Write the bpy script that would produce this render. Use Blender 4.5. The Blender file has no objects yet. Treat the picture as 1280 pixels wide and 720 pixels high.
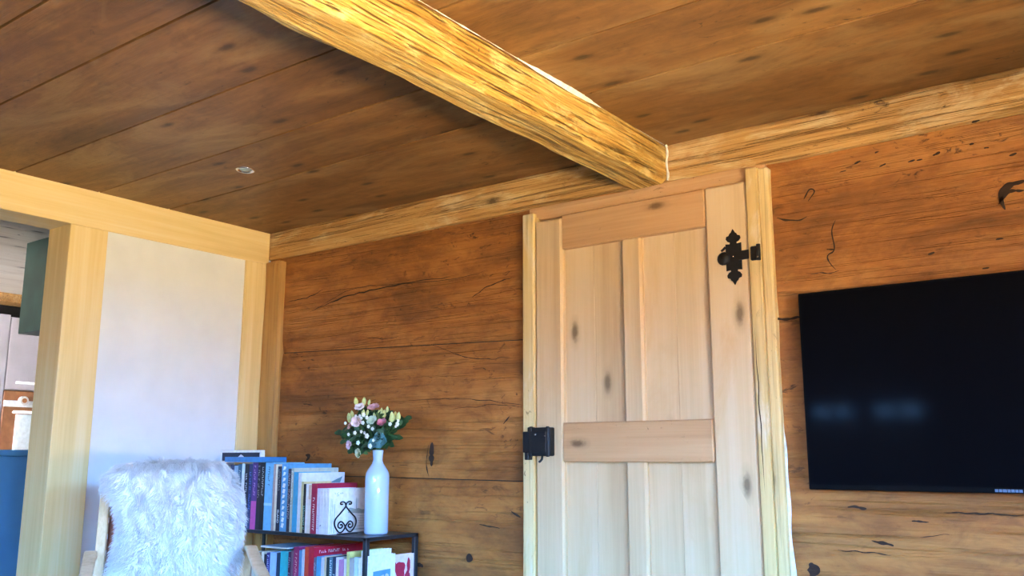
import bpy, bmesh, math, random
from mathutils import Vector, Matrix, noise
random.seed(7)
S = bpy.context.scene
COL = S.collection
PI = math.pi

# ------------------------------------------------------------------ camera
F = 1132.53
CAM = Vector((4.0824, -3.2, 1.05))
RGT = Vector((0.803219908, 0.595682336, 0.000578041))
DWN = Vector((-0.109387125, 0.148451683, -0.982851237))
FWD = Vector((-0.585552932, 0.789382450, 0.184399325))
cd = bpy.data.cameras.new('camera'); cam = bpy.data.objects.new('camera', cd); COL.objects.link(cam)
m = Matrix.Identity(4)
for i in range(3):
    m[i][0] = RGT[i]; m[i][1] = -DWN[i]; m[i][2] = -FWD[i]; m[i][3] = CAM[i]
cam.matrix_world = m
cd.sensor_width = 36; cd.lens = F / 1280 * 36; cd.clip_start = .02
S.camera = cam

def at(x, y, Y):
    """the world point at depth plane Y (distance from the log wall) of a photograph pixel"""
    d = RGT * ((x - 640) / F) + DWN * ((y - 360) / F) + FWD
    return CAM + d * ((Y - CAM.y) / d.y)

# ------------------------------------------------------------------ helpers
class MB:
    """collects shapes; build() links them as ONE mesh object"""
    def __init__(s):
        s.bm = bmesh.new(); s.off = s.bm.faces.layers.float_vector.new('off')
    def _merge(s, b, mi=0, off=None, M=None):
        mp = {}
        for v in b.verts: mp[v] = s.bm.verts.new(M @ v.co if M else v.co)
        for f in b.faces:
            try: n = s.bm.faces.new([mp[v] for v in f.verts])
            except ValueError: continue
            n.material_index = mi; n.smooth = f.smooth
            if off: n[s.off] = off
        b.free()
    def box(s, x0, x1, y0, y1, z0, z1, bv=0, mi=0, off=None, M=None, seg=1):
        b = bmesh.new(); r = bmesh.ops.create_cube(b, size=1)
        for v in b.verts:
            v.co = Vector(((x0 + x1) / 2 + v.co.x * (x1 - x0), (y0 + y1) / 2 + v.co.y * (y1 - y0), (z0 + z1) / 2 + v.co.z * (z1 - z0)))
        if bv: bmesh.ops.bevel(b, geom=list(b.edges), offset=bv, segments=seg, affect='EDGES', profile=.5)
        s._merge(b, mi, off, M)
    def rough(s, x0, x1, y0, y1, z0, z1, n=(1, 1, 1), amp=.006, sc=6, str_=(1, 1, 1), mi=0, off=None, seed=0, bv=.01):
        """a hewn timber: gridded box with uneven faces and worn arrises"""
        b = bmesh.new(); L = (x1 - x0, y1 - y0, z1 - z0); O = (x0, y0, z0); vm = {}
        def V(i, j, k):
            if (i, j, k) not in vm:
                e = [i in (0, n[0]), j in (0, n[1]), k in (0, n[2])]
                p = Vector((O[0] + L[0] * i / n[0], O[1] + L[1] * j / n[1], O[2] + L[2] * k / n[2]))
                q = Vector((p.x * str_[0] * sc + seed, p.y * str_[1] * sc, p.z * str_[2] * sc))
                d = Vector((noise.noise(q), noise.noise(q + Vector((31, 7, 3))), noise.noise(q + Vector((5, 43, 17))))) * amp
                c = Vector(((i / n[0] - .5) * e[0], (j / n[1] - .5) * e[1], (k / n[2] - .5) * e[2]))
                w = bv * (1 + .9 * noise.noise(q * 1.7)) if sum(e) > 1 else 0
                for a in range(3):
                    if sum(e) > 1 and e[a]: p[a] -= math.copysign(w, c[a])
                vm[(i, j, k)] = b.verts.new(p + d)
            return vm[(i, j, k)]
        for k in (0, n[2]):
            for i in range(n[0]):
                for j in range(n[1]):
                    q = [V(i, j, k), V(i + 1, j, k), V(i + 1, j + 1, k), V(i, j + 1, k)]
                    b.faces.new(q if k else q[::-1])
        for i in (0, n[0]):
            for j in range(n[1]):
                for k in range(n[2]):
                    q = [V(i, j, k), V(i, j + 1, k), V(i, j + 1, k + 1), V(i, j, k + 1)]
                    b.faces.new(q if i else q[::-1])
        for j in (0, n[1]):
            for i in range(n[0]):
                for k in range(n[2]):
                    q = [V(i, j, k), V(i, j, k + 1), V(i + 1, j, k + 1), V(i + 1, j, k)]
                    b.faces.new(q if j else q[::-1])
        s._merge(b, mi, off)
    def tube(s, pts, r, n=8, mi=0, flat=None, smooth=True, cap=True, up=None):
        """a round bar through points; r number or list; flat=(a,b) gives a flat strip section"""
        pts = [Vector(p) for p in pts]; N = len(pts); rings = []
        nrm = Vector(up) if up else None
        for i, p in enumerate(pts):
            t = (pts[min(i + 1, N - 1)] - pts[max(i - 1, 0)]).normalized()
            if nrm is None:
                nrm = t.orthogonal().normalized()
            nrm = (nrm - t * nrm.dot(t)).normalized(); bi = t.cross(nrm)
            R = r[i] if isinstance(r, (list, tuple)) else r
            ring = []
            for k in range(n):
                a = 2 * PI * k / n
                if flat:
                    c, d = math.cos(a), math.sin(a); e = .35
                    u = math.copysign(abs(c) ** e, c) * flat[0]; w = math.copysign(abs(d) ** e, d) * flat[1]
                else: u, w = math.cos(a) * R, math.sin(a) * R
                ring.append(s.bm.verts.new(p + nrm * u + bi * w))
            rings.append(ring)
        fs = []
        for i in range(N - 1):
            for k in range(n):
                fs.append(s.bm.faces.new([rings[i][k], rings[i][(k + 1) % n], rings[i + 1][(k + 1) % n], rings[i + 1][k]]))
        if cap:
            fs.append(s.bm.faces.new(rings[0][::-1])); fs.append(s.bm.faces.new(rings[-1]))
        for f in fs: f.material_index = mi; f.smooth = smooth and len(f.verts) == 4
    def lathe(s, prof, n=32, c=(0, 0, 0), mi=0, M=None, smooth=True):
        rings = []
        for r, z in prof:
            ring = []
            for k in range(n):
                a = 2 * PI * k / n; p = Vector((c[0] + r * math.cos(a), c[1] + r * math.sin(a), c[2] + z))
                ring.append(s.bm.verts.new(M @ p if M else p))
            rings.append(ring)
        for i in range(len(rings) - 1):
            for k in range(n):
                f = s.bm.faces.new([rings[i][k], rings[i][(k + 1) % n], rings[i + 1][(k + 1) % n], rings[i + 1][k]]); f.smooth = smooth; f.material_index = mi
        for rg, fl in ((rings[0], 1), (rings[-1], 0)):
            f = s.bm.faces.new(rg[::-1] if fl else rg); f.material_index = mi
    def ball(s, c, r, mi=0, sub=2, sc=(1, 1, 1), M=None):
        b = bmesh.new(); bmesh.ops.create_icosphere(b, subdivisions=sub, radius=r)
        for v in b.verts: v.co = Vector((v.co.x * sc[0], v.co.y * sc[1], v.co.z * sc[2]))
        for f in b.faces: f.smooth = True
        T = Matrix.Translation(Vector(c)) @ (M or Matrix.Identity(4)); s._merge(b, mi, None, T)
    def poly(s, pts, mi=0, smooth=False):
        f = s.bm.faces.new([s.bm.verts.new(Vector(p)) for p in pts]); f.material_index = mi; f.smooth = smooth
    def prism(s, pts, d, mi=0):
        """outline extruded by the vector d"""
        d = Vector(d); a = [s.bm.verts.new(Vector(p)) for p in pts]; b = [s.bm.verts.new(Vector(p) + d) for p in pts]
        fs = [s.bm.faces.new(a), s.bm.faces.new(b[::-1])]
        for i in range(len(a)):
            j = (i + 1) % len(a); fs.append(s.bm.faces.new([a[j], a[i], b[i], b[j]]))
        for f in fs: f.material_index = mi
    def grid(s, P, mi=0, smooth=True):
        V = [[s.bm.verts.new(Vector(p)) for p in row] for row in P]
        for i in range(len(V) - 1):
            for j in range(len(V[0]) - 1):
                f = s.bm.faces.new([V[i][j], V[i][j + 1], V[i + 1][j + 1], V[i + 1][j]]); f.smooth = smooth; f.material_index = mi
    def build(s, name, mats, parent=None, recalc=True):
        if recalc: bmesh.ops.recalc_face_normals(s.bm, faces=list(s.bm.faces))
        me = bpy.data.meshes.new(name); s.bm.to_mesh(me); s.bm.free()
        for mt in (mats if isinstance(mats, (list, tuple)) else [mats]): me.materials.append(mt)
        o = bpy.data.objects.new(name, me); COL.objects.link(o)
        if parent: o.parent = parent
        return o

def tag(o, label, cat, group=None, kind=None):
    o['label'] = label
    if cat: o['category'] = cat
    if group: o['group'] = group
    if kind: o['kind'] = kind
    return o
def empty(name, label, cat, loc=(0, 0, 0), rz=0, group=None, kind=None):
    o = bpy.data.objects.new(name, None); COL.objects.link(o); o.empty_display_size = .05
    o.location = loc; o.rotation_euler = (0, 0, rz)
    return tag(o, label, cat, group, kind)

def text_obj(body, size, M, mat, name, parent, depth=.0004):
    cu = bpy.data.curves.new('t', 'FONT'); cu.body = body; cu.size = size; cu.align_x = 'CENTER'; cu.align_y = 'CENTER'; cu.extrude = depth
    t = bpy.data.objects.new('t', cu); COL.objects.link(t)
    dg = bpy.context.evaluated_depsgraph_get(); me = bpy.data.meshes.new_from_object(t.evaluated_get(dg))
    bpy.data.objects.remove(t); bpy.data.curves.remove(cu)
    me.transform(M); me.name = name; me.materials.clear(); me.materials.append(mat)
    o = bpy.data.objects.new(name, me); COL.objects.link(o); o.parent = parent
    return o
def frame_m(o, r, u):
    r = Vector(r); u = Vector(u); n = r.cross(u); M = Matrix.Identity(4)
    for i in range(3): M[i][0] = r[i]; M[i][1] = u[i]; M[i][2] = n[i]; M[i][3] = o[i]
    return M

# ------------------------------------------------------------------ materials
def newmat(name):
    mt = bpy.data.materials.new(name); mt.use_nodes = True; nt = mt.node_tree; nt.nodes.clear()
    out = nt.nodes.new('ShaderNodeOutputMaterial'); b = nt.nodes.new('ShaderNodeBsdfPrincipled')
    nt.links.new(b.outputs[0], out.inputs[0]); return mt, nt, b
def plain(name, col, rough=.5, metal=0, var=.12, vs=40, spec=.5, bump=0, coat=0):
    """a plain surface with a little procedural unevenness"""
    mt, nt, b = newmat(name); L = nt.links.new
    tc = nt.nodes.new('ShaderNodeTexCoord'); n = nt.nodes.new('ShaderNodeTexNoise'); n.inputs['Scale'].default_value = vs; n.inputs['Detail'].default_value = 4
    L(tc.outputs['Object'], n.inputs['Vector'])
    r = nt.nodes.new('ShaderNodeValToRGB'); e = r.color_ramp.elements
    e[0].position = .3; e[1].position = .7
    e[0].color = (*[c * (1 - var) for c in col], 1); e[1].color = (*[min(1, c * (1 + var)) for c in col], 1)
    L(n.outputs['Fac'], r.inputs[0]); L(r.outputs[0], b.inputs['Base Color'])
    b.inputs['Roughness'].default_value = rough; b.inputs['Metallic'].default_value = metal; b.inputs['Specular IOR Level'].default_value = spec
    b.inputs['Coat Weight'].default_value = coat
    if bump:
        bp = nt.nodes.new('ShaderNodeBump'); bp.inputs['Strength'].default_value = bump; bp.inputs['Distance'].default_value = .004
        L(n.outputs['Fac'], bp.inputs['Height']); L(bp.outputs[0], b.inputs['Normal'])
    return mt

def wood(name, dark, mid, lite, axis=0, gs=1.0, rough=.55, bump=.3, knots=.5, blotch=None, specks=0, wander=.5, checks=0, spec=.35, nrm=1, sp=.14, wt=(.45, .4, .15), bdist=.006, br=(.5, 5), mott=0):
    """sawn timber: grain stretched along `axis`, knots, blotches of `blotch`, dark specks"""
    mt, nt, b = newmat(name); N = nt.nodes.new; L = nt.links.new
    tc = N('ShaderNodeTexCoord'); at_ = N('ShaderNodeAttribute'); at_.attribute_name = 'off'
    ad = N('ShaderNodeVectorMath'); L(tc.outputs['Object'], ad.inputs[0]); L(at_.outputs['Vector'], ad.inputs[1])
    def stretched(k, cross):
        mp = N('ShaderNodeMapping'); sc = [cross * gs] * 3; sc[axis] = k * gs; mp.inputs['Scale'].default_value = sc
        L(ad.outputs[0], mp.inputs[0]); return mp.outputs[0]
    def tex(vec, scale, detail=5, dist=0., rgh=.55):
        n = N('ShaderNodeTexNoise'); n.inputs['Scale'].default_value = scale; n.inputs['Detail'].default_value = detail; n.inputs['Distortion'].default_value = dist; n.inputs['Roughness'].default_value = rgh
        L(vec, n.inputs['Vector']); return n.outputs['Fac']
    def ramp(f, stops):
        r = N('ShaderNodeValToRGB'); els = r.color_ramp.elements
        while len(els) < len(stops): els.new(.5)
        for e, (p, c) in zip(els, stops): e.position = p; e.color = (*c, 1) if len(c) == 3 else c
        L(f, r.inputs[0]); return r.outputs[0]
    def mix(f, a, c, mode='MIX'):
        x = N('ShaderNodeMix'); x.data_type = 'RGBA'; x.blend_type = mode
        if isinstance(f, (int, float)): x.inputs[0].default_value = f
        else: L(f, x.inputs[0])
        for s_, v in ((6, a), (7, c)):
            if isinstance(v, tuple): x.inputs[s_].default_value = (*v, 1)
            else: L(v, x.inputs[s_])
        return x.outputs[2]
    def mth(op, a, c=None):
        x = N('ShaderNodeMath'); x.operation = op; x.use_clamp = True
        for i, v in enumerate((a, c)):
            if v is None: continue
            if isinstance(v, (int, float)): x.inputs[i].default_value = v
            else: L(v, x.inputs[i])
        return x.outputs[0]
    broad = tex(stretched(*br), 1.0, 3 if not mott else 7, wander, .55 if not mott else .68)
    grain = tex(stretched(.9, 26), 1.0, 5, wander * .7, .6)
    fine = tex(stretched(2.5, 130), 1.0, 3, .15, .6)
    f = mth('ADD', mth('MULTIPLY', broad, wt[0]), mth('ADD', mth('MULTIPLY', grain, wt[1]), mth('MULTIPLY', fine, wt[2])))
    c = ramp(f, [(.5 - sp, dark), (.5, mid), (.5 + sp, lite)])
    if mott:
        f2 = tex(stretched(9, 16), 1.0, 6, .6, .7)
        c = mix(mth('MULTIPLY', ramp(f2, [(.46, (0, 0, 0)), (.66, (1, 1, 1))]), mott), c, dark)
    if blotch:
        col, lo, hi, sc_ = blotch
        bl = ramp(tex(stretched(.6 * sc_, 1.7 * sc_), 1.0, 6, .8, .65), [(lo, (0, 0, 0)), (hi, (1, 1, 1))])
        c = mix(bl, c, col)
    if knots:
        v = N('ShaderNodeTexVoronoi'); v.voronoi_dimensions = '2D'; v.inputs['Scale'].default_value = 1
        sx = N('ShaderNodeSeparateXYZ'); L(stretched(2.0, 5.0), sx.inputs[0]); cx = N('ShaderNodeCombineXYZ')
        L(sx.outputs[axis], cx.inputs[0]); L(sx.outputs[3 - axis - nrm], cx.inputs[1]); L(cx.outputs[0], v.inputs['Vector'])
        gate = mth('GREATER_THAN', N('ShaderNodeSeparateColor').outputs[0], 1 - knots)
        sp = gate.node.inputs[0].links[0].from_node; L(v.outputs['Color'], sp.inputs[0])
        wob = mth('ADD', v.outputs['Distance'], mth('MULTIPLY', mth('SUBTRACT', tex(ad.outputs[0], 30 * gs, 3), .5), .12))
        kn = mth('MULTIPLY', ramp(wob, [(.035, (1, 1, 1)), (.075, (.5, .5, .5)), (.095, (.2, .2, .2)), (.16, (0, 0, 0))]), gate)
        c = mix(mth('MULTIPLY', kn, .85), c, tuple(x * .3 for x in dark))
    if specks:
        sk = ramp(tex(stretched(14, 34), 1.0, 4, 1.2, .7), [(.64 - .03 * specks, (0, 0, 0)), (.72 - .03 * specks, (1, 1, 1))])
        lm = ramp(tex(ad.outputs[0], 1.7, 3), [(.42, (0, 0, 0)), (.6, (1, 1, 1))])
        c = mix(mth('MULTIPLY', mth('MULTIPLY', sk, lm), .8), c, tuple(x * .25 for x in dark))
    h = mth('ADD', mth('MULTIPLY', grain, .6), mth('MULTIPLY', fine, .4))
    if checks:
        ck = ramp(tex(stretched(1.4, 60), 1.0, 4, .5, .7), [(.36, (1, 1, 1)), (.45, (0, 0, 0))])
        c = mix(mth('MULTIPLY', ck, checks), c, tuple(x * .4 for x in dark)); h = mth('SUBTRACT', h, mth('MULTIPLY', ck, .5))
    L(c, b.inputs['Base Color']); b.inputs['Roughness'].default_value = rough; b.inputs['Specular IOR Level'].default_value = spec
    bp = N('ShaderNodeBump'); bp.inputs['Strength'].default_value = bump; bp.inputs['Distance'].default_value = bdist
    L(h, bp.inputs['Height']); L(bp.outputs[0], b.inputs['Normal'])
    return mt

W_CEIL = wood('ceiling boards', (.070, .030, .010), (.195, .086, .025), (.32, .155, .048), 0, 1, .5, .4, .6, ((.31, .18, .07), .5, .72, 2.4), 1.1, .9, nrm=2, sp=.2, wt=(.72, .2, .08), br=(1.0, 4.5), mott=.4)
W_BEAM = wood('hewn beam', (.15, .058, .010), (.56, .31, .065), (.88, .64, .22), 1, 1.35, .42, 1, .12, ((.82, .62, .25), .5, .7, 8), .8, 1.6, .8, nrm=0, sp=.15, wt=(.25, .4, .35), bdist=.022)
W_PLATE = wood('hewn wall plate', (.20, .085, .020), (.47, .24, .066), (.68, .43, .16), 0, 1.0, .6, 1, .15, ((.70, .52, .27), .5, .72, 5), .9, 1.2, .35, sp=.2, wt=(.4, .3, .3), bdist=.014)
W_WALL = wood('smoked log wall', (.095, .031, .007), (.36, .130, .026), (.52, .225, .056), 0, .75, .62, .7, 0, ((.15, .055, .014), .5, .72, 2.2), 1.6, 1.0, .05, sp=.2, wt=(.80, .14, .06), bdist=.012, br=(1.3, 4.2), mott=.42)
W_FRAME = wood('new spruce vertical', (.58, .38, .14), (.74, .55, .255), (.82, .69, .44), 2, .9, .5, .12, .35, None, 0, .5, nrm=0, sp=.22)
W_FRAMEH = wood('new spruce level', (.58, .38, .14), (.74, .55, .255), (.82, .69, .44), 1, .9, .5, .12, .3, None, 0, .5, nrm=0, sp=.22)
W_DOOR = wood('scrubbed door pine', (.42, .26, .12), (.62, .43, .235), (.70, .53, .33), 2, .9, .6, .25, .5, ((.56, .34, .15), .52, .78, 2.2), 0, .6, sp=.24, wt=(.55, .33, .12))
W_RAIL = wood('scrubbed door rail', (.34, .17, .07), (.52, .29, .13), (.60, .37, .19), 0, 1.0, .6, .25, .3, None, .4, .6, sp=.22)
W_JAMB = wood('door jamb pine', (.46, .27, .085), (.66, .46, .19), (.76, .60, .33), 2, 1.0, .6, .3, .3, ((.74, .66, .50), .55, .75, 3), .2, .5, .3, sp=.2)
W_OLD = wood('old corner post', (.26, .125, .030), (.46, .24, .07), (.58, .34, .11), 2, 1.0, .6, .5, .3, None, .4, .6, .25, sp=.18)
W_FLOOR = wood('floor boards', (.08, .043, .018), (.125, .07, .03), (.16, .095, .042), 0, 1, .4, .1, .3, nrm=2)
W_LIME = wood('limewashed boards', (.55, .44, .33), (.78, .68, .55), (.86, .79, .68), 1, 1, .7, .3, .8, None, .8, nrm=2, sp=.2)
W_BENT = wood('bent birch', (.50, .34, .18), (.64, .47, .28), (.72, .57, .37), 2, 1.5, .4, .05, 0)
M_PLAST = plain('white lime plaster', (.70, .71, .71), .85, var=.05, vs=5, bump=.25)
M_WHITE = plain('white render', (.66, .63, .58), .85, var=.05, vs=6, bump=.2)
M_CAULK = plain('lime caulk', (.72, .70, .64), .8, var=.2, vs=60, bump=.5)
M_CRACK = plain('dark crack', (.030, .012, .005), .9, var=.3)
M_IRON = plain('black iron', (.006, .006, .007), .5, .3, var=.3, vs=80, bump=.3)
M_STUD = plain('bright stud', (.6, .58, .55), .25, .9)
M_SHELF = plain('black steel', (.030, .036, .045), .38, .5, var=.2, vs=60)
M_TVB = plain('television bezel', (.002, .002, .0025), .7, spec=.08, var=.1)
M_SILV = plain('silver', (.10, .13, .19), .45, .4)
M_VASE = plain('glazed pale blue stoneware', (.42, .56, .74), .09, var=.03, vs=8, coat=.4)
M_PAGE = plain('paper edges', (.74, .71, .64), .8, var=.1, vs=300)
M_CHROME = plain('chrome', (.75, .76, .78), .12, 1)
M_BAR = plain('satin steel', (.86, .87, .88), .35, .15)
M_KAB = plain('grey lilac cabinet', (.44, .40, .42), .5, var=.06, vs=6)
M_GREEN = plain('dark green lacquer', (.030, .070, .055), .4, var=.25, vs=9)
M_BLUE = plain('blue paint', (.055, .21, .40), .45, var=.12, vs=5)
M_OVEN = plain('copper brown enamel', (.33, .13, .05), .35, .2, var=.25, vs=12)
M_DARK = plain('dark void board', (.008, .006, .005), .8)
M_RED = plain('rust red upholstery', (.30, .09, .05), .9, var=.3, vs=120)
M_STEM = plain('green stems', (.10, .20, .05), .6, var=.2)
M_LEAF = plain('dark green leaves', (.022, .075, .022), .5, var=.5, vs=30)
M_LEAF2 = plain('mid green leaves', (.07, .15, .04), .5, var=.4, vs=30)
M_EUC = plain('blue green eucalyptus', (.10, .26, .27), .6, var=.25, vs=30)
M_BUD = plain('yellow green buds', (.62, .66, .25), .5, var=.15, vs=60)
M_FLOR = plain('white florets', (.85, .85, .80), .6, var=.05)
TVS, nt, b = newmat('television glass')
b.inputs['Base Color'].default_value = (.003, .003, .004, 1); b.inputs['Roughness'].default_value = .07; b.inputs['Specular IOR Level'].default_value = .004
n = nt.nodes.new('ShaderNodeTexNoise'); n.inputs['Scale'].default_value = 3; r = nt.nodes.new('ShaderNodeMapRange'); r.inputs[3].default_value = .06; r.inputs[4].default_value = .10
nt.links.new(n.outputs[0], r.inputs[0]); nt.links.new(r.outputs[0], b.inputs['Roughness'])
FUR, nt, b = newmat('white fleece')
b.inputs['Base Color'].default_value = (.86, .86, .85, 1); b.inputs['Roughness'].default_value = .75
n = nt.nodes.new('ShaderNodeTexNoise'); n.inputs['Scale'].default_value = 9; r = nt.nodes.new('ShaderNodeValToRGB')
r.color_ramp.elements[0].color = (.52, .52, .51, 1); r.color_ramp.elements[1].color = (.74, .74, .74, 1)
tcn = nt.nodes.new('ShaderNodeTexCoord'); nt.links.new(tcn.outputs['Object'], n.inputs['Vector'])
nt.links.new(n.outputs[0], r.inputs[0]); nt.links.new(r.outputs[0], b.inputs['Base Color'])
GLASS, nt, b = newmat('window glass')
nt.nodes.remove(b); tr = nt.nodes.new('ShaderNodeBsdfTransparent'); gl = nt.nodes.new('ShaderNodeBsdfGlossy'); gl.inputs['Roughness'].default_value = .02
mx = nt.nodes.new('ShaderNodeMixShader'); mx.inputs[0].default_value = .06
nt.links.new(tr.outputs[0], mx.inputs[1]); nt.links.new(gl.outputs[0], mx.inputs[2]); nt.links.new(mx.outputs[0], nt.nodes['Material Output'].inputs[0])
_c = {}
def cm(col, rough=.45):
    k = tuple(round(x, 3) for x in col)
    if k not in _c: _c[k] = plain('cover %d' % len(_c), col, rough, var=.10, vs=50)
    return _c[k]

def roff(): return (random.uniform(0, 50), random.uniform(0, 50), random.uniform(0, 50))

# ------------------------------------------------------------------ the setting
H = 2.30
XR, YR = 4.95, -5.2
def struct(o, label): return tag(o, label, None, None, 'structure')

# ceiling boards run along the log wall
mb = MB()
seams = [0.10, -.645, -1.02, -1.412, -1.82, -2.10, -2.50, -2.88, -3.28, -3.66, -4.05, -4.45, -4.82, -5.3]
for a, c in zip(seams[:-1], seams[1:]):
    mb.box(-.25, XR + .1, c + .0045, a - .0045, H, H + .03, .0008, off=roff())
mb.box(-.25, XR + .1, -5.3, .1, H + .028, H + .05, mi=1)
struct(mb.build('ceiling', [W_CEIL, M_DARK]), 'dark brown wide board ceiling with knots and open seams')

mb = MB()
for i in range(36): mb.box(-3.9, XR + .1, -5.3 + i * .19 + .001, -5.3 + (i + 1) * .19 - .001, -.03, 0, .001, off=roff())
struct(mb.build('floor', W_FLOOR), 'wooden board floor')

# log wall
mb = MB()
wy = .012
zs = [(0, .42), (.42, .957), (.957, 1.31), (1.31, None), (None, 2.14)]
def plank(x0, x1, zb0, zb1, zt0, zt1, n=46):
    """one wall plank with slanted edges, gently uneven face"""
    o = roff(); nz = 8; P = []
    for j in range(nz + 1):
        row = []
        for i in range(n + 1):
            u = i / n; x = x0 + (x1 - x0) * u; zb = zb0 + (zb1 - zb0) * u + .002; zt = zt0 + (zt1 - zt0) * u - .002
            z = zb + (zt - zb) * j / nz
            e = .010 if j in (0, nz) else 0
            if 0 < j < nz: e = 0
            row.append((x, wy + e + .004 * noise.noise(Vector((x * 2.3 + o[0], z * 5, o[1]))), z))
        P.append(row)
    k = len(mb.bm.faces); mb.grid(P)
    mb.bm.faces.ensure_lookup_table()
    for f in mb.bm.faces[k:]: f[mb.off] = o
for x0, x1, s1 in ((-.02, 1.80, None), (2.86, XR, 1)):
    if s1 is None:
        L_ = [(0, 0), (.42, .41), (.966, .951), (1.618, 1.562), (2.15, 2.15)]
    else:
        L_ = [(0, 0), (.46, .46), (1.55, 1.55), (2.15, 2.15)]
    for (a, a2), (c, c2) in zip(L_[:-1], L_[1:]): plank(x0, x1, a, a2, c, c2)
mb.box(-.25, XR + .1, wy + .014, .22, 0, H, mi=1)          # the dark core behind the seams
mb.box(1.80, 2.87, wy, .03, 2.09, 2.15, off=roff())
def streak(pts, w, mi=2, n=26):
    """a flake or crack in the old paint: a thin sunken-edged strip lying on the wall"""
    pts = [Vector((p[0], 0, p[1])) for p in pts]; ctl = [pts[0]] + pts + [pts[-1]]; C = []
    for i in range(1, len(ctl) - 2):
        for k in range(n // (len(pts) - 1)):
            t = k / (n // (len(pts) - 1)); p0, p1, p2, p3 = ctl[i - 1:i + 3]
            C.append(.5 * ((2 * p1) + (p2 - p0) * t + (2 * p0 - 5 * p1 + 4 * p2 - p3) * t * t + (3 * p1 - p0 - 3 * p2 + p3) * t ** 3))
    C.append(pts[-1]); row0, row1 = [], []
    for i, p in enumerate(C):
        u = i / (len(C) - 1); ww = w * math.sin(PI * min(1, max(.02, u))) ** .5 * (.55 + .9 * abs(noise.noise(Vector((p.x * 40, p.z * 40, w * 900)))))
        j = .006 * noise.noise(Vector((p.x * 25, 3.3, p.z * 9)))
        tn = C[min(i + 1, len(C) - 1)] - C[max(i - 1, 0)]; tn = tn.normalized() if tn.length > 1e-6 else Vector((1, 0, 0)); nx, nz = -tn.z, tn.x
        row0.append((p.x + nx * (ww + j), wy - .0055, p.z + nz * (ww + j))); row1.append((p.x - nx * (ww - j), wy - .0055, p.z - nz * (ww - j)))
    mb.grid([row0, row1], mi)
def wl(*px): return [(lambda q: (q.x, q.z))(at(a, c, wy)) for a, c in px]
streak(wl((388, 390), (430, 372), (470, 362), (520, 352), (566, 346)), .0042)
streak(wl((396, 386), (440, 362), (490, 356), (560, 350), (612, 338)), .0022)
streak(wl((360, 378), (385, 372), (405, 362)), .003)
streak(wl((590, 372), (615, 356), (640, 348)), .003)
streak(wl((452, 420), (480, 424), (500, 420)), .0016)
streak(wl((540, 430), (590, 448), (640, 446)), .0022)
streak(wl((560, 512), (620, 506), (654, 510)), .0016)
streak(wl((380, 505), (392, 506)), .003); streak(wl((512, 500), (590, 499), (655, 507)), .0018); streak(wl((638, 520), (630, 530)), .004)
streak(wl((541, 553), (540, 568), (540, 583)), .016)
streak(wl((536, 556), (534, 580), (537, 596)), .003)
streak(wl((383, 568), (388, 570), (384, 577)), .012)
streak(wl((584, 695), (592, 699)), .016); streak(wl((520, 705), (530, 708)), .012)
streak(wl((640, 640), (652, 646)), .006); streak(wl((600, 655), (626, 660)), .004)
# flaked corner and marks right of the door
streak(wl((972, 272), (990, 276), (1010, 272)), .004)
streak(wl((1046, 276), (1040, 290), (1043, 312), (1036, 322), (1046, 338)), .0035)
streak(wl((1008, 343), (1028, 342), (1050, 339)), .002); streak(wl((1034, 311), (1044, 313)), .003)
streak(wl((1006, 250), (1012, 238), (1018, 240), (1010, 252)), .004)
streak(wl((1258, 262), (1252, 245), (1262, 232), (1282, 226)), .012); streak(wl((1249, 256), (1262, 240), (1282, 238)), .006)
for q in ((1215, 154), (1135, 202), (1146, 200), (1094, 192), (1100, 210), (1166, 194), (1230, 186), (1212, 182), (1262, 196), (1050, 216), (1068, 205), (1228, 336), (1160, 318), (1245, 300)):
    streak(wl(q, (q[0] + random.uniform(5, 10), q[1] - random.uniform(0, 4))), random.uniform(.003, .006))
streak(wl((1012, 704), (1016, 712), (1014, 722)), .02); streak(wl((1048, 688), (1078, 690), (1115, 694)), .0025)
streak(wl((1180, 641), (1222, 642), (1282, 644)), .003); streak(wl((1060, 634), (1084, 636)), .006)
streak(wl((1090, 676), (1118, 682)), .006); streak(wl((1140, 650), (1162, 652)), .004); streak(wl((1150, 670), (1188, 669)), .0015)
streak(wl((968, 399), (985, 398), (1000, 396)), .006)
struct(mb.build('wall_back', [W_WALL, M_DARK, M_CRACK]), 'old smoke brown plank wall with cracks and dark specks')

# lime edge beside the right jamb
mb = MB(); P0, P1 = [], []
for i in range(60):
    z = 2.11 - i * 1.9 / 59; w = .018 + .014 * noise.noise(Vector((z * 7, 2, 0))) + .026 * max(0, min(1, (1.6 - z) / .8))
    P0.append((2.86, wy - .012, z)); P1.append((2.882 + w, wy - .0065, z))
mb.grid([P0, P1])
struct(mb.build('trim_1', M_CAULK), 'ragged white lime edge along the right door jamb')

# wall plate under the ceiling, hewn
mb = MB()
mb.rough(-.02, XR, -.004, .10, 2.142, H + .01, (150, 2, 7), .007, 5, (.35, 1, 1.4), off=roff(), bv=.006)
mb.rough(1.80, 2.90, .002, .05, 2.085, 2.15, (44, 2, 3), .006, 7, (.5, 1, 1), mi=1, off=roff(), bv=.004)
struct(mb.build('trim_2', [W_PLATE, W_RAIL]), 'rough hewn timber plate along the top of the plank wall')

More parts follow.
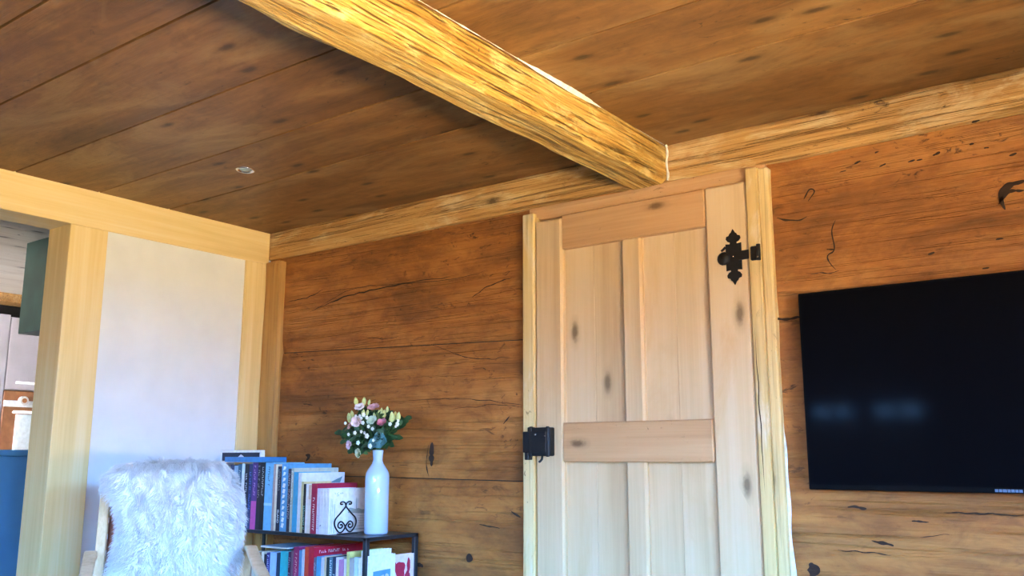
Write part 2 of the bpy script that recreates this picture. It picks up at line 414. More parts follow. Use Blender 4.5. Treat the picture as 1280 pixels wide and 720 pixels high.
# the ceiling beam
mb = MB(); mb.rough(2.31, 2.492, -5.25, .02, 2.142, H + .01, (7, 240, 7), .008, 7, (1, .45, 1), off=roff(), bv=.011)
struct(mb.build('ceiling_beam', W_BEAM), 'thick rough hewn golden beam crossing the ceiling')
mb = MB(); P0, P1, P2 = [], [], []
for i in range(150):
    y = -i * .022; w = max(.0006, .0015 + .016 * noise.noise(Vector((y * 2.3, 1.4, 7))) + .005 * noise.noise(Vector((y * 19, 1, 7)))) * (1 if y > -1.5 else .15)
    P0.append((2.488, y, H - w)); P1.append((2.488 + w * .9, y, H - w * .3)); P2.append((2.488 + w * 1.4, y, H + .001))
mb.grid([P0, P1, P2])
mb.tube([(2.497 + .003 * math.sin(i), -.012, 2.15 + i * .0148) for i in range(11)], [.004 + .002 * abs(math.sin(i * 2.1)) for i in range(11)], 6)
struct(mb.build('trim_3', M_CAULK), 'white caulk line between beam, wall plate and ceiling')

# left wall: timber frame with a plaster panel
mb = MB(); mb.box(-.19, -.012, -1.0, .12, 0, 2.2, off=roff())
struct(mb.build('wall_left', M_PLAST), 'white plastered panel inside the pale timber frame')
mb = MB(); mb.box(-.2, 0, -5.25, .0, 2.122, H + .005, .004, off=roff(), seg=2)
struct(mb.build('trim_4', W_FRAMEH), 'pale spruce header beam along the top of the left wall')
mb = MB(); mb.box(-.2, 0, -1.14, -.955, 0, 2.122, .004, off=roff(), seg=2)
struct(mb.build('trim_5', W_FRAME), 'thick pale spruce post at the kitchen opening')
mb = MB(); mb.box(-.1, 0, -.152, -.003, 0, 2.122, .003, off=roff(), seg=2)
struct(mb.build('trim_6', W_FRAME), 'pale spruce post right of the plaster panel')
mb = MB(); mb.rough(.003, .135, -.03, .05, 0, 2.128, (4, 3, 60), .005, 6, (1, 1, .3), off=roff(), bv=.006)
struct(mb.build('trim_7', W_OLD), 'old brown post in the corner of the plank wall')

# walls out of the picture with the windows
def wall_with_holes(name, axis, pos, thick, a0, a1, z0, z1, holes, mat, label):
    """holes = [(a0,a1,z0,z1)] along the wall"""
    mb = MB(); hs = sorted(holes); cuts = [a0]
    def bx(p, q, u, v):
        if q - p < 1e-4 or v - u < 1e-4: return
        lo, hi = sorted((pos, pos + thick))
        if axis == 'x': mb.box(lo, hi, p, q, u, v)
        else: mb.box(p, q, lo, hi, u, v)
    cur = a0
    for h in hs:
        bx(cur, h[0], z0, z1); bx(h[0], h[1], z0, h[2]); bx(h[0], h[1], h[3], z1); cur = h[1]
    bx(cur, a1, z0, z1)
    return struct(mb.build(name, mat), label)
RW = [(-4.7, -3.95, .80, 1.75), (-3.55, -2.8, .80, 1.75), (-2.4, -1.65, .80, 1.75)]
KW = [(-2.4, -1.2, .75, 2.0)]
BW = [(1.26, 1.70, .92, 1.55), (1.80, 2.28, .92, 1.55), (3.3, 3.8, .92, 1.55), (4.2, 4.6, .92, 1.55)]
wall_with_holes('wall_right', 'x', XR, .25, YR - .2, .2, 0, H + .05, RW, M_WHITE, 'white wall with low windows')
wall_with_holes('wall_rear', 'y', YR, -.25, -3.9, XR + .2, 0, H + .05, BW + KW, W_WALL, 'brown plank wall with small windows')
wn = 0
def window(axis, pos, h, outward):
    global wn; wn += 1
    e = bpy.data.objects.new('window_%d' % wn, None); COL.objects.link(e); struct(e, 'small pale framed casement window')
    a0, a1, z0, z1 = h; p = pos + outward * .12; t = .045; f = MB(); g = MB()
    def bx(M, u, v, w, x, d=.025):
        if axis == 'x': M.box(p - d, p + d, u, v, w, x, .004 if M is f else 0)
        else: M.box(u, v, p - d, p + d, w, x, .004 if M is f else 0)
    bx(f, a0, a0 + t, z0, z1); bx(f, a1 - t, a1, z0, z1); bx(f, a0, a1, z0, z0 + t); bx(f, a0, a1, z1 - t, z1); m_ = (a0 + a1) / 2; bx(f, m_ - .02, m_ + .02, z0, z1)
    fo = f.build('window_frame', W_FRAME, e); bx(g, a0 + t, m_ - .02, z0 + t, z1 - t, .002); bx(g, m_ + .02, a1 - t, z0 + t, z1 - t, .002); g.build('window_pane', GLASS, e)
for h in RW: window('x', XR, h, 1)
for h in BW: window('y', YR, h, -1)

# kitchen shell behind the opening
mb = MB(); mb.box(-3.9, -.15, -5.3, 1.6, H + .0, H + .05)
for i in range(9): mb.box(-3.9 + i * .42, -3.9 + (i + 1) * .42 - .004, -5.3, 1.6, H - .02, H + .01, .002, off=roff())
struct(mb.build('ceiling_kitchen', W_LIME), 'pale limewashed knotty kitchen ceiling boards')
mb = MB(); mb.box(-3.9, -3.62, -5.3, 1.6, 0, H); mb.box(-3.7, -.2, 1.5, 1.7, 0, H)
struct(mb.build('wall_kitchen', M_WHITE), 'white kitchen wall behind the cabinets')
mb = MB(); mb.rough(-3.2, -3.02, -4.5, 1.5, 2.205, 2.29, (3, 40, 3), .006, 5, (1, .4, 1), off=roff(), bv=.006)
struct(mb.build('trim_8', W_PLATE), 'brown kitchen beam above the cabinets')
window('y', YR, KW[0], -1)  # unseen window added to let light into the kitchen

mb = MB(); mb.box(-3.42, -3.36, -4.5, 1.5, 2.0, 2.3)  # black board added where only shade lies above the cabinets
struct(mb.build('trim_11', M_DARK), 'black board painted as the shadow gap between cabinet tops and kitchen beam')

# ------------------------------------------------------------------ the door
door = bpy.data.objects.new('door_1', None); COL.objects.link(door)
struct(door, 'scrubbed pine plank door with black iron fittings')
X0, XS, XM0, XM1, X2, X3 = 1.846, 1.985, 2.275, 2.366, 2.652, 2.822
Z1, ZR, ZC1, ZC0 = 2.088, 1.935, 1.194, 1.034
yd, yp = -.016, .012
def part(shapes, name, mat, parent=door, bv=.004, label=None, seg=1):
    mb = MB()
    for s_ in shapes: mb.box(*s_, bv, off=roff(), seg=seg)
    o = mb.build(name, mat, parent)
    if label: o['label'] = label
    return o
mb = MB()
for a, c in ((X0 + .05, 2.13), (2.13, XM0 + .04), (XM0 + .04, 2.505), (2.505, X3 - .02)): mb.box(a + .0006, c - .0006, yp, yp + .014, .02, Z1 - .02, .0008, off=roff())
mb.build('panel', W_DOOR, door)
part([(X0, XS, yd, .025, .01, Z1 - .01)], 'stile', W_DOOR, bv=.009)
part([(X2, X3, yd, .025, .01, Z1)], 'stile', W_DOOR, bv=.009)
part([(XM0, XM1, yd + .004, .02, .05, ZR + .004)], 'muntin', W_DOOR, bv=.009)
part([(XS + .001, X2 - .001, yd + .002, .02, ZR, Z1 - .002)], 'rail', W_RAIL, bv=.004, label='reddish brown top rail')
part([(XS + .001, X2 - .001, yd - .003, .02, ZC0, ZC1)], 'rail', W_RAIL, bv=.004, label='reddish brown middle rail')
part([(XS + .001, X2 - .001, yd - .001, .02, .02, .22)], 'rail', W_RAIL, bv=.004)
# cross shaped hinge plate, flat iron with finials
hy = yd - .004
def diam(cx, cz, w, h): return [(cx - w, cz), (cx, cz - h), (cx + w, cz), (cx, cz + h)]
def outl(pts, y, t): return [(a, y, c) for a, c in pts], (0, t, 0)
mb = MB(); hc = 2.765; hz = 1.797
def plate_at(o_, t=.006, y=hy):
    p, d = outl(o_, y, t); mb.prism(p, d)
half = [(0, .108), (.008, .094), (.013, .091), (.017, .083), (.027, .080), (.029, .070), (.022, .060), (.013, .056), (.014, .050), (.031, .052), (.031, .020)]
right = half + [(a, -c) for a, c in half[::-1]]
left = [(-a, c) for a, c in right[::-1]]
plate_at([(hc + a, hz + c) for a, c in right + [p for p in left if p not in ((0, .108), (0, -.108))]])
mb.prism([(hc - .034, hy, hz + .045), (hc - .052, hy, hz + .030), (hc - .047, hy, hz + .025), (hc - .030, hy, hz + .036)], (0, .005, 0))
mb.lathe([(.024, 0), (.026, .006), (.020, .012), (.004, .016)], 14, M=frame_m((hc - .040, hy + .004, hz - .003), (1, 0, 0), (0, 0, 1)))
hp = mb.build('hinge', M_IRON, door)
mb = MB(); mb.prism([(hc + .02, hy - .005, hz - .016), (hc + .072, hy - .005, hz - .014), (hc + .072, hy - .005, hz + .020), (hc + .02, hy - .005, hz + .018)], (0, .008, 0))
mb.box(hc + .070, hc + .106, hy - .014, hy + .006, hz - .026, hz + .028, .004); mb.tube([(hc + .103, hy - .014, hz - .028), (hc + .103, hy - .014, hz + .032)], .008, 10)
mb.build('hinge_strap', M_IRON, hp)
mb = MB(); mb.ball((hc + .102, hy - .022, hz - .017), .004); mb.ball((hc, hy - .004, hz), .0035); mb.build('stud', M_STUD, hp)
# iron lock case
mb = MB(); lx0, lx1, lz0, lz1 = 1.835, 1.944, 1.058, 1.176
mb.box(lx0, lx1, yd - .038, yd, lz0, lz1, .006, seg=2); mb.box(lx0 + .012, lx1 - .016, yd - .043, yd - .036, lz0 + .014, lz1 - .016, .003)
for a in (lx0 + .012, lx1 - .012): mb.box(a - .006, a + .006, yd - .042, yd - .03, lz0 - .003, lz1 + .004, .002)
lk = mb.build('lock_case', M_IRON, door)
mb = MB(); mb.box(1.800, 1.838, -.05, -.02, 1.072, 1.160, .004); mb.box(1.812, 1.833, -.052, -.02, 1.042, 1.075, .003); mb.box(1.818, 1.85, -.04, -.02, 1.158, 1.178, .003); mb.build('keeper', M_IRON, lk)
mb = MB(); mb.tube([(1.900, yd - .03, 1.06), (1.900, yd - .033, 1.045), (1.893, yd - .036, 1.036), (1.888, yd - .036, 1.034)], .005, 8); mb.build('latch_lever', M_IRON, lk)
mb = MB(); mb.ball((1.876, yd - .045, 1.146), .005); mb.ball((1.924, yd - .045, 1.140), .003); mb.build('stud', M_STUD, lk)
# jambs
mb = MB(); mb.box(1.782, 1.842, -.022, .03, 0, 2.118, .006, off=roff(), seg=2); mb.box(1.842, 1.852, .0, .03, 0, 2.10, off=roff())
struct(mb.build('trim_9', W_JAMB), 'narrow pale jamb left of the pine door')
mb = MB(); mb.box(2.826, 2.872, -.026, .04, 0, 2.13, .004, off=roff(), seg=2); mb.box(2.872, 2.912, -.016, .04, 0, 2.125, .007, off=roff(), seg=2)
mb.grid([[(2.836 + .008 * i / 24 + .003 * noise.noise(Vector((i * .31, 2, 5))) + sg * .0022 * math.sin(PI * min(1, max(.03, i / 24))), -.0268, 1.52 - .60 * i / 24) for i in range(25)] for sg in (-1, 1)], 1)
struct(mb.build('trim_10', [W_JAMB, M_CRACK]), 'pale stepped jamb right of the pine door')

# ------------------------------------------------------------------ television
tv = empty('television', 'large black flat television on the plank wall right of the door', 'television', (3.62, 0, 1.29))
tz0, tz1, tx0, tx1 = -.345, .332, -.607, .607
mb = MB(); mb.box(tx0, tx1, -.06, -.035, tz0, tz1, .004, seg=2); mb.box(tx0 + .15, tx1 - .15, -.036, -.012, tz0 + .05, tz1 - .18, .01, seg=2); mb.build('housing', M_TVB, tv)
mb = MB(); mb.box(tx0 + .008, tx1 - .008, -.0615, -.058, tz0 + .018, tz1 - .008); mb.build('screen', TVS, tv)
mb = MB(); mb.box(-.13, .13, -.014, .012, -.12, .12, .003); mb.build('wall_mount', M_IRON, tv)
mb = MB(); x = -.038
for w in (.009, .008, .011, .008, .009, .008, .009):
    mb.box(x, x + w, -.0615, -.0598, tz0 + .004, tz0 + .0125); x += w + .002
lg = mb.build('maker_logo', M_SILV, tv); lg['label'] = 'small silver letters on the lower bezel'

# ------------------------------------------------------------------ ceiling spotlight
sp = empty('ceiling_spotlight', 'small round chrome spotlight sunk in the ceiling boards', 'spotlight', (.854, -.822, H))
mb = MB(); mb.lathe([(.043, 0), (.043, -.003), (.038, -.006), (.030, -.004), (.028, .001)], 32); mb.build('ring', M_CHROME, sp)
mb = MB(); mb.lathe([(.029, -.001), (.024, -.002), (.012, -.006), (.002, -.0065)], 24); mb.build('lamp_glass', plain('lamp glass', (.45, .55, .50), .1, .6), sp)

# ------------------------------------------------------------------ kitchen
def cabinet(name, label, y0, y1, z0, z1, xf, handle):
    e = empty(name, label, 'cabinet', (xf - .3, (y0 + y1) / 2, 0), 0, 'grey lilac kitchen cabinets')
    hw = (y1 - y0) / 2; mb = MB(); mb.box(-.3, .28, -hw, hw, z0, z1, .002); mb.build('carcass', M_KAB, e)
    mb = MB(); mb.box(.281, .302, -hw + .003, hw - .003, z0 + .004, z1 - .004, .002); d = mb.build('door', M_KAB, e)
    if handle:
        mb = MB(); a, c, z = handle; o = (y0 + y1) / 2
        mb.tube([(.325, a - o, z), (.325, c - o, z)], .010, 10); mb.tube([(.30, a - o + .02, z), (.325, a - o + .02, z)], .006, 8); mb.tube([(.30, c - o - .02, z), (.325, c - o - .02, z)], .006, 8); mb.build('handle', M_BAR, d)
XK = -3.0
cabinet('kitchen_cabinet', 'grey cabinet door with bar handle above the oven', -.010, .59, 1.55, 2.10, XK, (.06, .40, 1.605))
cabinet('kitchen_cabinet', 'tall grey cabinet at the picture edge beside the oven', -.62, -.013, 0, 2.115, XK, None)
ov = empty('built_in_oven', 'copper brown oven with white knob below the grey cabinet', 'oven', (XK, .29, .9))
mb = MB(); mb.box(-.5, 0, -.298, .30, 0, .645, .004); mb.build('housing', M_OVEN, ov)
mb = MB(); mb.box(0, .012, -.296, .298, .525, .572, .003); mb.build('control_strip', M_BAR, ov)
mb = MB(); mb.lathe([(.034, 0), (.034, .03), (.030, .034)], 24, M=frame_m((.012, -.165, .572), (0, 1, 0), (0, 0, 1))); kb = mb.build('knob', plain('white knob', (.75, .73, .70), .4), ov)
mb = MB(); mb.lathe([(.018, 0), (.018, .003)], 20, M=frame_m((.046, -.165, .572), (0, 1, 0), (0, 0, 1))); mb.build('knob_cap', M_OVEN, kb)
mb = MB(); mb.box(0, .022, -.20, .28, .03, .47, .003); od = mb.build('oven_door', plain('oven glass with painted reflection', (.74, .82, .90), .15, .3), ov)  # pale door colour paints in the reflection of a bright window
mb = MB(); mb.tube([(.05, -.24, .485), (.05, .26, .485)], .011, 10)
for y in (-.22, .24): mb.tube([(0, y, .485), (.05, y, .485)], .007, 8)
mb.build('handle', M_BAR, ov)
mb = MB(); mb.box(-3.58, -3.02, -.01, .59, 0, .895, .003)
lower = empty('kitchen_base_cabinet', 'grey base cabinet carrying the oven', 'cabinet', (-3.3, .29, 0), 0, 'grey lilac kitchen cabinets')
mb.bm.free(); mb = MB(); mb.box(-.3, .28, -.3, .3, 0, .898, .003); mb.build('carcass', M_KAB, lower)
gb = empty('wall_cupboard', 'dark green box cupboard hanging from the kitchen ceiling', 'cupboard', (-.85, -.56, 1.745))
mb = MB(); mb.box(-.40, .40, -.195, .22, 0, .535, .004); mb.build('carcass', M_GREEN, gb)
mb = MB(); mb.box(.401, .418, -.19, .215, .005, .53, .003); mb.build('door', M_GREEN, gb)
bb = empty('kitchen_counter', 'blue painted counter seen through the kitchen opening', 'counter', (-1.25, -.75, 0))
mb = MB(); mb.box(-.24, .24, -.75, .55, .0, 1.06, .004); mb.build('body', M_BLUE, bb)
mb = MB(); mb.box(-.26, .26, -.77, .57, 1.06, 1.092, .004); mb.build('top', M_BLUE, bb)

# ------------------------------------------------------------------ shelf unit
SZ, SX0, SX1, SY = .712, .10, 1.185, -.342
sh = empty('bookshelf', 'low black steel shelf against the plank wall', 'shelf', ((SX0 + SX1) / 2, SY / 2, 0))
ox, oy = (SX0 + SX1) / 2, SY / 2
def shp(shapes, name, mat=M_SHELF, bv=.002):
    mb = MB()
    for (x0, x1, y0, y1, z0, z1) in shapes: mb.box(x0 - ox, x1 - ox, y0 - oy, y1 - oy, z0, z1, bv)
    return mb.build(name, mat, sh)
t = .022
for x in (SX0, SX1 - t):
    for y in (SY, -.012 - t): shp([(x, x + t, y, y + t, 0, SZ - .001)], 'post')
for z, nm in ((SZ, 'top_shelf'), (.372, 'middle_shelf'), (.10, 'bottom_shelf')):
    tt = .016; shp([(SX0 + (0 if z == SZ else t), SX1 - (0 if z == SZ else t), SY, -.012, z - tt, z)], nm)

# ------------------------------------------------------------------ books
def marks(mb, c, r, u, length, h, n=None):
    """a line of unreadable small lettering: separate short strokes"""
    r = Vector(r); u = Vector(u); c = Vector(c); x = -length / 2; nn = r.cross(u)
    while x < length / 2 - .002:
        w = random.uniform(.4, .8) * h
        if random.random() > .16:
            k = random.choice((0, 0, 1, 2)); hh = h * (1 if k != 2 else .7)
            a = c + r * x - u * h / 2
            b4 = [a, a + r * w * .35, a + r * w * .35 + u * hh, a + u * hh]; mb.prism(b4, nn * .0004)
            a2 = a + u * (hh * .72 if k == 0 else hh * .1); mb.prism([a2, a2 + r * w, a2 + r * w + u * hh * .25, a2 + u * hh * .25], nn * .0004)
        x += w + h * .22
def book(x0, x1, z0, ztop, depth, col, label, group, yf=-.33, title=None, front=None, page=True, rx=0, band=None, bandr=(.0, .3), title2=None):
    """upright book, spine towards the room, front cover towards +x"""
    t_ = x1 - x0; h = ztop - z0; e = empty('book', label, 'book', ((x0 + x1) / 2, yf, z0), 0, group)
    if rx: e.rotation_euler = (0, rx, 0)
    w = t_ / 2 - .0006; c = .0016; mt = cm(col); mb = MB()
    mb.box(-w, -w + c, 0, depth, 0, h, .0005); mb.box(w - c, w, 0, depth, 0, h, .0005); mb.box(-w, w, -.001, .0025, 0, h, .0007)
    cv = mb.build('cover', mt, e)
    mb = MB(); mb.box(-w + c + .0001, w - c - .0001, .0026, depth - .004, .003, h - .003); mb.build('pages', M_PAGE, e)
    if band:
        mb = MB(); mb.box(-w + .0004, w - .0004, -.0017, -.0008, h * bandr[0], h * bandr[1]); mb.build('spine_band', cm(band), cv)
    if title:
        mb = MB(); tc, z_a, z_b = title[:3]; hh = min(.6 * t_, .012)
        marks(mb, (0, -.0018, h * (z_a + z_b) / 2), (0, 0, -1), (1, 0, 0), h * (z_b - z_a), hh); mb.build('title_lettering', cm(tc), cv)
    return e, cv, w, h
BLK, NAV, WHT, CRM = (.012, .012, .016), (.015, .022, .075), (.80, .82, .84), (.76, .68, .52)
G1, G2 = 'books standing on the top shelf', 'books standing on the lower shelf'
px = lambda p: at(p, 640, -.33).x
def B1(a, c, ty, depth, col, label, **k):
    xa, xc = px(a), px(c); return book(xa, xc, SZ, at((a + c) / 2, ty, -.33).z, depth, col, label, G1, **k)
B1(281, 285, 584, .17, (.05, .20, .26), 'teal book half hidden behind the sheepskin on the top shelf')
B1(285, 290, 581, .17, NAV, 'navy book half hidden behind the sheepskin, next to the teal one')
B1(290, 295, 582, .18, (.30, .42, .50), 'pale slate book emerging behind the sheepskin edge')
B1(295, 299.5, 580, .18, (.03, .11, .17), 'dark teal thin book left of the narrow white one', title=((.5, .6, .6), .4, .9))
B1(299.7, 303.4, 579, .18, (.66, .70, .66), 'narrow off-white book left of the black titled ones')
B1(303.6, 308.6, 580, .18, BLK, 'black book with a long white spine title, beside the narrow off-white book', title=((.7, .7, .7), .25, .85))
B1(308.8, 313, 580, .17, (.02, .035, .12), 'plain midnight blue book right of the black titled one', title=((.1, .2, .5), .3, .9))
B1(313.2, 319.8, 578, .18, (.10, .035, .19), 'violet book with a magenta foot on its spine', band=(.55, .08, .30), bandr=(0, .42), title=((.6, .3, .6), .5, .95))
B1(320, 324, 578, .18, (.016, .016, .022), 'thin black book with grey spine marks, right of the violet one', title=((.35, .3, .3), .45, .95))
B1(324.2, 329.3, 578, .19, (.008, .008, .010), 'jet black book with white title at the top half', title=((.62, .6, .55), .5, .93))
B1(329.5, 339.4, 578, .19, (.17, .46, .68), 'thick light blue book with dark lettering on top of its spine', title=((.02, .07, .16), .64, .97), band=(.40, .64, .80), bandr=(.36, .40))
B1(339.6, 342.3, 580, .17, (.50, .33, .28), 'thin dusty pink book between light blue and cream ones')
B1(342.5, 345, 580.5, .17, (.80, .72, .56), 'slim cream book left of the ISLAND book')
isl = B1(345.2, 349.8, 583, .18, (.013, .017, .038), 'dark book reading ISLAND in white on its spine', title=((.3, .3, .28), .62, .95))
text_obj('ISLAND', .0185, frame_m((.0005, -.0016, .068), (0, 0, -1), (1, 0, 0)), cm((.8, .82, .84)), 'lettering', isl[1])
B1(350, 358.2, 579.5, .27, (.10, .34, .60), 'large deep blue-covered book with white chips on its spine')
bk = [o for o in COL.objects if o.name.startswith('book')][-1]
mb = MB()
for k in range(11):
    z = .02 + k * .026; s_ = random.choice((-1, 1)); mb.prism([(-.012, -.0018, z), (.004, -.0018, z + .004 * s_), (.010, -.0018, z + .016), (-.006, -.0018, z + .019)], (0, -.0004, 0))
mb.build('spine_pattern', cm((.80, .86, .90)), [c for c in bk.children][0])
B1(358.4, 362, 586, .24, (.035, .03, .05), 'dark patterned thin book right of the large blue one', title=((.45, .35, .4), .2, .95))
B1(362.2, 365.2, 585, .28, (.46, .52, .45), 'sage grey large thin book behind the cyan one', title=((.8, .8, .8), .4, .95))
B1(365.4, 371.2, 590, .20, (.05, .40, .66), 'cyan book with a plain spine')
lg_ = B1(371.4, 375.3, 591, .27, (.70, .76, .80), 'large pale book with a grey mountain sketch on its cover')
mb = MB(); w = lg_[2]; h = lg_[3]; mb.prism([(w + .0001, .17, h * .82), (w + .0001, .24, h * .82), (w + .0001, .255, h * .93)], (.0005, 0, 0)); mb.build('cover_picture', cm((.12, .26, .32)), lg_[1])
B1(375.5, 378.3, 602, .17, (.66, .60, .30), 'thin mustard yellow book beside the large pale one')
B1(378.5, 381.4, 605, .17, (.014, .018, .018), 'thin black book with green spots low on its spine', title=((.2, .55, .45), .05, .55))
B1(381.6, 384.6, 605, .18, (.80, .80, .78), 'thin white book right of the thin black one')
B1(384.8, 388.3, 606, .18, (.72, .52, .38), 'salmon cream book left of the crimson one', band=(.76, .72, .64), bandr=(0, .7))
cr = B1(388.5, 395.6, 604.5, .25, (.36, .015, .06), 'crimson book with white spine title on the top shelf', title=((.85, .8, .8), .05, .72))
B1(395.8, 399.6, 610.5, .20, (.66, .66, .76), 'pale lilac book right of the crimson one', title=((.4, .4, .5), .1, .4))
B1(399.8, 403.8, 610.5, .20, (.76, .78, .82), 'white book with a small dark mark low on its spine', title=((.1, .12, .2), .14, .20))
big = B1(404, 407.3, 611, .28, (.72, .76, .76), 'large white book with a grey landscape sketch, behind the scroll bookend')
w, h = big[2], big[3]; mb = MB(); xx = w + .0001
mb.prism([(xx, .135, h * .44), (xx, .279, h * .40), (xx, .279, h * .52), (xx, .225, h * .50), (xx, .20, h * .54), (xx, .182, h * .52), (xx, .150, h * .56), (xx, .135, h * .54)], (.0004, 0, 0))
mb.prism([(xx, .186, h * .52), (xx, .190, h * .52), (xx, .189, h * .78), (xx, .187, h * .78)], (.0004, 0, 0)); mb.prism([(xx, .15, h * .06), (xx, .279, h * .05), (xx, .279, h * .08), (xx, .15, h * .075)], (.0004, 0, 0))
for k in range(5): mb.prism([(xx, .20, h * (.14 + .055 * k)), (xx, .27, h * (.135 + .055 * k)), (xx, .27, h * (.142 + .055 * k)), (xx, .20, h * (.146 + .055 * k))], (.0004, 0, 0))
mb.build('cover_picture', cm((.33, .42, .42)), big[1])
sm = book(px(407.6), px(411), SZ, at(409, 610.5, -.33).z - .001, .118, (.80, .82, .86), 'small white book with two short blue title lines, behind the scroll bookend', G1)
w, h = sm[2], sm[3]; mb = MB(); xx = w + .0001
marks(mb, (xx, .062, h * .895), (0, 1, 0), (0, 0, 1), .056, .008); marks(mb, (xx, .060, h * .84), (0, 1, 0), (0, 0, 1), .024, .008)
for a, zt in ((.012, .78), (.020, .78), (.030, .66), (.036, .66)): mb.prism([(xx, a, .004), (xx, a + .0016, .004), (xx, a + .0016, h * zt), (xx, a, h * zt)], (.0003, 0, 0))
mb.build('title_lettering', cm((.22, .40, .52)), sm[1])

# flat book and framed picture on top of the row
qa, qb = at(281, 577, -.375), at(331, 578, -.375); FW = (qb.x - qa.x) / 2
fb = empty('book', 'flat blue book lying across the tops of the books', 'book', ((qa.x + qb.x) / 2, -.31, 1.042))
mb = MB(); mb.box(-FW, FW, -.065, .065, -.0125, -.0105, .0006); mb.box(-FW, FW, -.065, .065, .0105, .0125, .0006); mb.box(-FW, FW, -.066, -.0635, -.0125, .0125, .0006); mb.box(FW - .0025, FW, -.065, .065, -.0125, .0125, .0006); mb.build('cover', cm((.04, .20, .47)), fb)
mb = MB(); mb.box(-FW + .004, FW - .004, -.0633, .061, -.0104, .0104); mb.build('pages', M_PAGE, fb)
qa, qb = at(277, 563, -.225), at(329, 565, -.225); W_ = (qb.x - qa.x) / 2; z_ = 1.0265; H_ = qa.z - z_; q = .012
fp = empty('picture_frame', 'white framed dark picture standing on the books behind the flat blue book', 'picture', ((qa.x + qb.x) / 2, -.225, z_))
mb = MB(); mb.box(-W_, W_, -.012, .012, 0, q * .6, .001); mb.box(-W_, W_, -.012, .012, H_ - q, H_, .002); mb.box(-W_, -W_ + q, -.012, .012, q * .6, H_ - q, .001); mb.box(W_ - q, W_, -.012, .012, q * .6, H_ - q, .001); mb.build('frame', plain('white frame', (.80, .80, .76), .5), fp)
mb = MB(); mb.box(-W_ + q, W_ - q, -.003, .008, q * .6, H_ - q); pc = mb.build('picture', cm((.010, .014, .035)), fp)
mb = MB(); mb.prism([(-.035, -.0032, .022), (.035, -.0032, .022), (.012, -.0032, .035), (-.002, -.0032, .041), (-.016, -.0032, .033)], (0, -.0005, 0)); mb.build('white_peak', cm((.75, .77, .8)), pc)

# ---- lower shelf
Z2 = .372
def B2(a, c, ty, depth, col, label, **k):
    return book(px(a), px(c), Z2, at((a + c) / 2, ty, -.33).z, depth, col, label, G2, **k)
B2(312, 318, 692, .18, (.32, .20, .13), 'brown book behind the right chair arm on the lower shelf')
B2(318.2, 324, 690, .18, (.55, .48, .38), 'beige book just behind the right chair arm')
B2(324.2, 329.5, 691, .18, (.45, .25, .12), 'tan book left of the cream one on the lower shelf')
B2(329.7, 332.8, 690, .18, (.80, .70, .55), 'thin cream book at the left of the lower row')
B2(333, 336, 693, .18, (.014, .012, .020), 'thin black book between cream and indigo books')
B2(336.2, 340.2, 691, .18, (.045, .035, .20), 'indigo book with white marks on the lower shelf', title=((.6, .6, .8), .6, .95))
B2(340.4, 348.4, 691, .19, (.33, .50, .78), 'broad sky blue book on the lower shelf')
B2(348.6, 353, 691.5, .18, (.015, .035, .085), 'dark navy book left of the turquoise one')
B2(353.2, 362.8, 690, .19, (.03, .47, .52), 'broad turquoise book on the lower shelf')
B2(363, 366.3, 690, .20, (.05, .015, .06), 'dark plum thin book right of the turquoise one', title=((.3, .3, .4), .2, .9))
B2(366.5, 369.2, 688, .20, (.20, .12, .18), 'mauve grey thin book before the magenta one')
B2(369.4, 376.2, 684, .24, (.38, .03, .15), 'tall magenta maroon book on the lower shelf', title=((.8, .5, .5), .25, .9))
B2(376.4, 379.6, 688, .19, (.10, .34, .62), 'blue book between the magenta and red ones')
B2(379.8, 383, 687, .19, (.62, .72, .84), 'pale blue white book left of the orange red one')
B2(383.2, 388.2, 684, .22, (.62, .065, .030), 'orange red book with a plain spine')
rd = B2(388.4, 394.8, 684.5, .30, (.52, .012, .045), 'tall deep red book with white lettering along its cover top')
mb = MB(); w, h = rd[2], rd[3]; marks(mb, (w + .0002, .12, h - .020), (0, 1, 0), (0, 0, 1), .18, .013); mb.build('title_lettering', cm((.85, .8, .8)), rd[1])
B2(395, 398, 697, .15, (.16, .16, .22), 'slate thin book right of the tall red one', title=((.5, .5, .6), .2, .9))
B2(398.2, 403.6, 696, .15, (.08, .36, .60), 'bright blue paperback in the lower row')
B2(403.8, 407.6, 697, .15, (.60, .66, .80), 'pale periwinkle paperback in the lower row')
B2(407.8, 410.3, 696, .15, (.78, .64, .40), 'slim golden cream paperback in the lower row')
B2(410.5, 414, 697, .15, (.012, .035, .040), 'bottle green paperback in the lower row')
B2(414.2, 418, 697, .15, (.10, .26, .34), 'teal white speckled paperback in the lower row', title=((.7, .85, .9), .1, .95))
B2(418.2, 422, 696, .15, (.02, .05, .11), 'dark blue paperback left of the white one', title=((.6, .8, .8), .2, .7))
B2(422.2, 425.6, 697, .15, (.80, .80, .82), 'white paperback before the pink one on the lower shelf')
B2(425.8, 432, 700, .14, (.52, .24, .46), 'mauve pink paperback on the lower shelf')
B2(432.2, 435, 699, .14, (.72, .70, .76), 'slim lilac white paperback right of the pink one')
B2(435.2, 438.8, 690, .22, (.62, .66, .24), 'tall lime yellow book on the lower shelf')
B2(439, 444.6, 698, .15, (.42, .42, .40), 'grey olive paperback left of the last blue one')
B2(444.8, 449.8, 697, .15, (.50, .66, .82), 'powder blue paperback near the shelf post')
B2(450, 453, 698, .15, (.78, .80, .82), 'slim white paperback near the shelf post')
B2(453.2, 456.5, 689, .17, (.78, .80, .78), 'tall off-white book behind the front shelf post')
rp = book(px(457), px(460.5), Z2, at(500, 693, -.12).z, .297, (.78, .66, .70), 'white magazine with a red figure on its cover at the shelf end', G2)
w, h = rp[2], rp[3]; xx = w + .0001
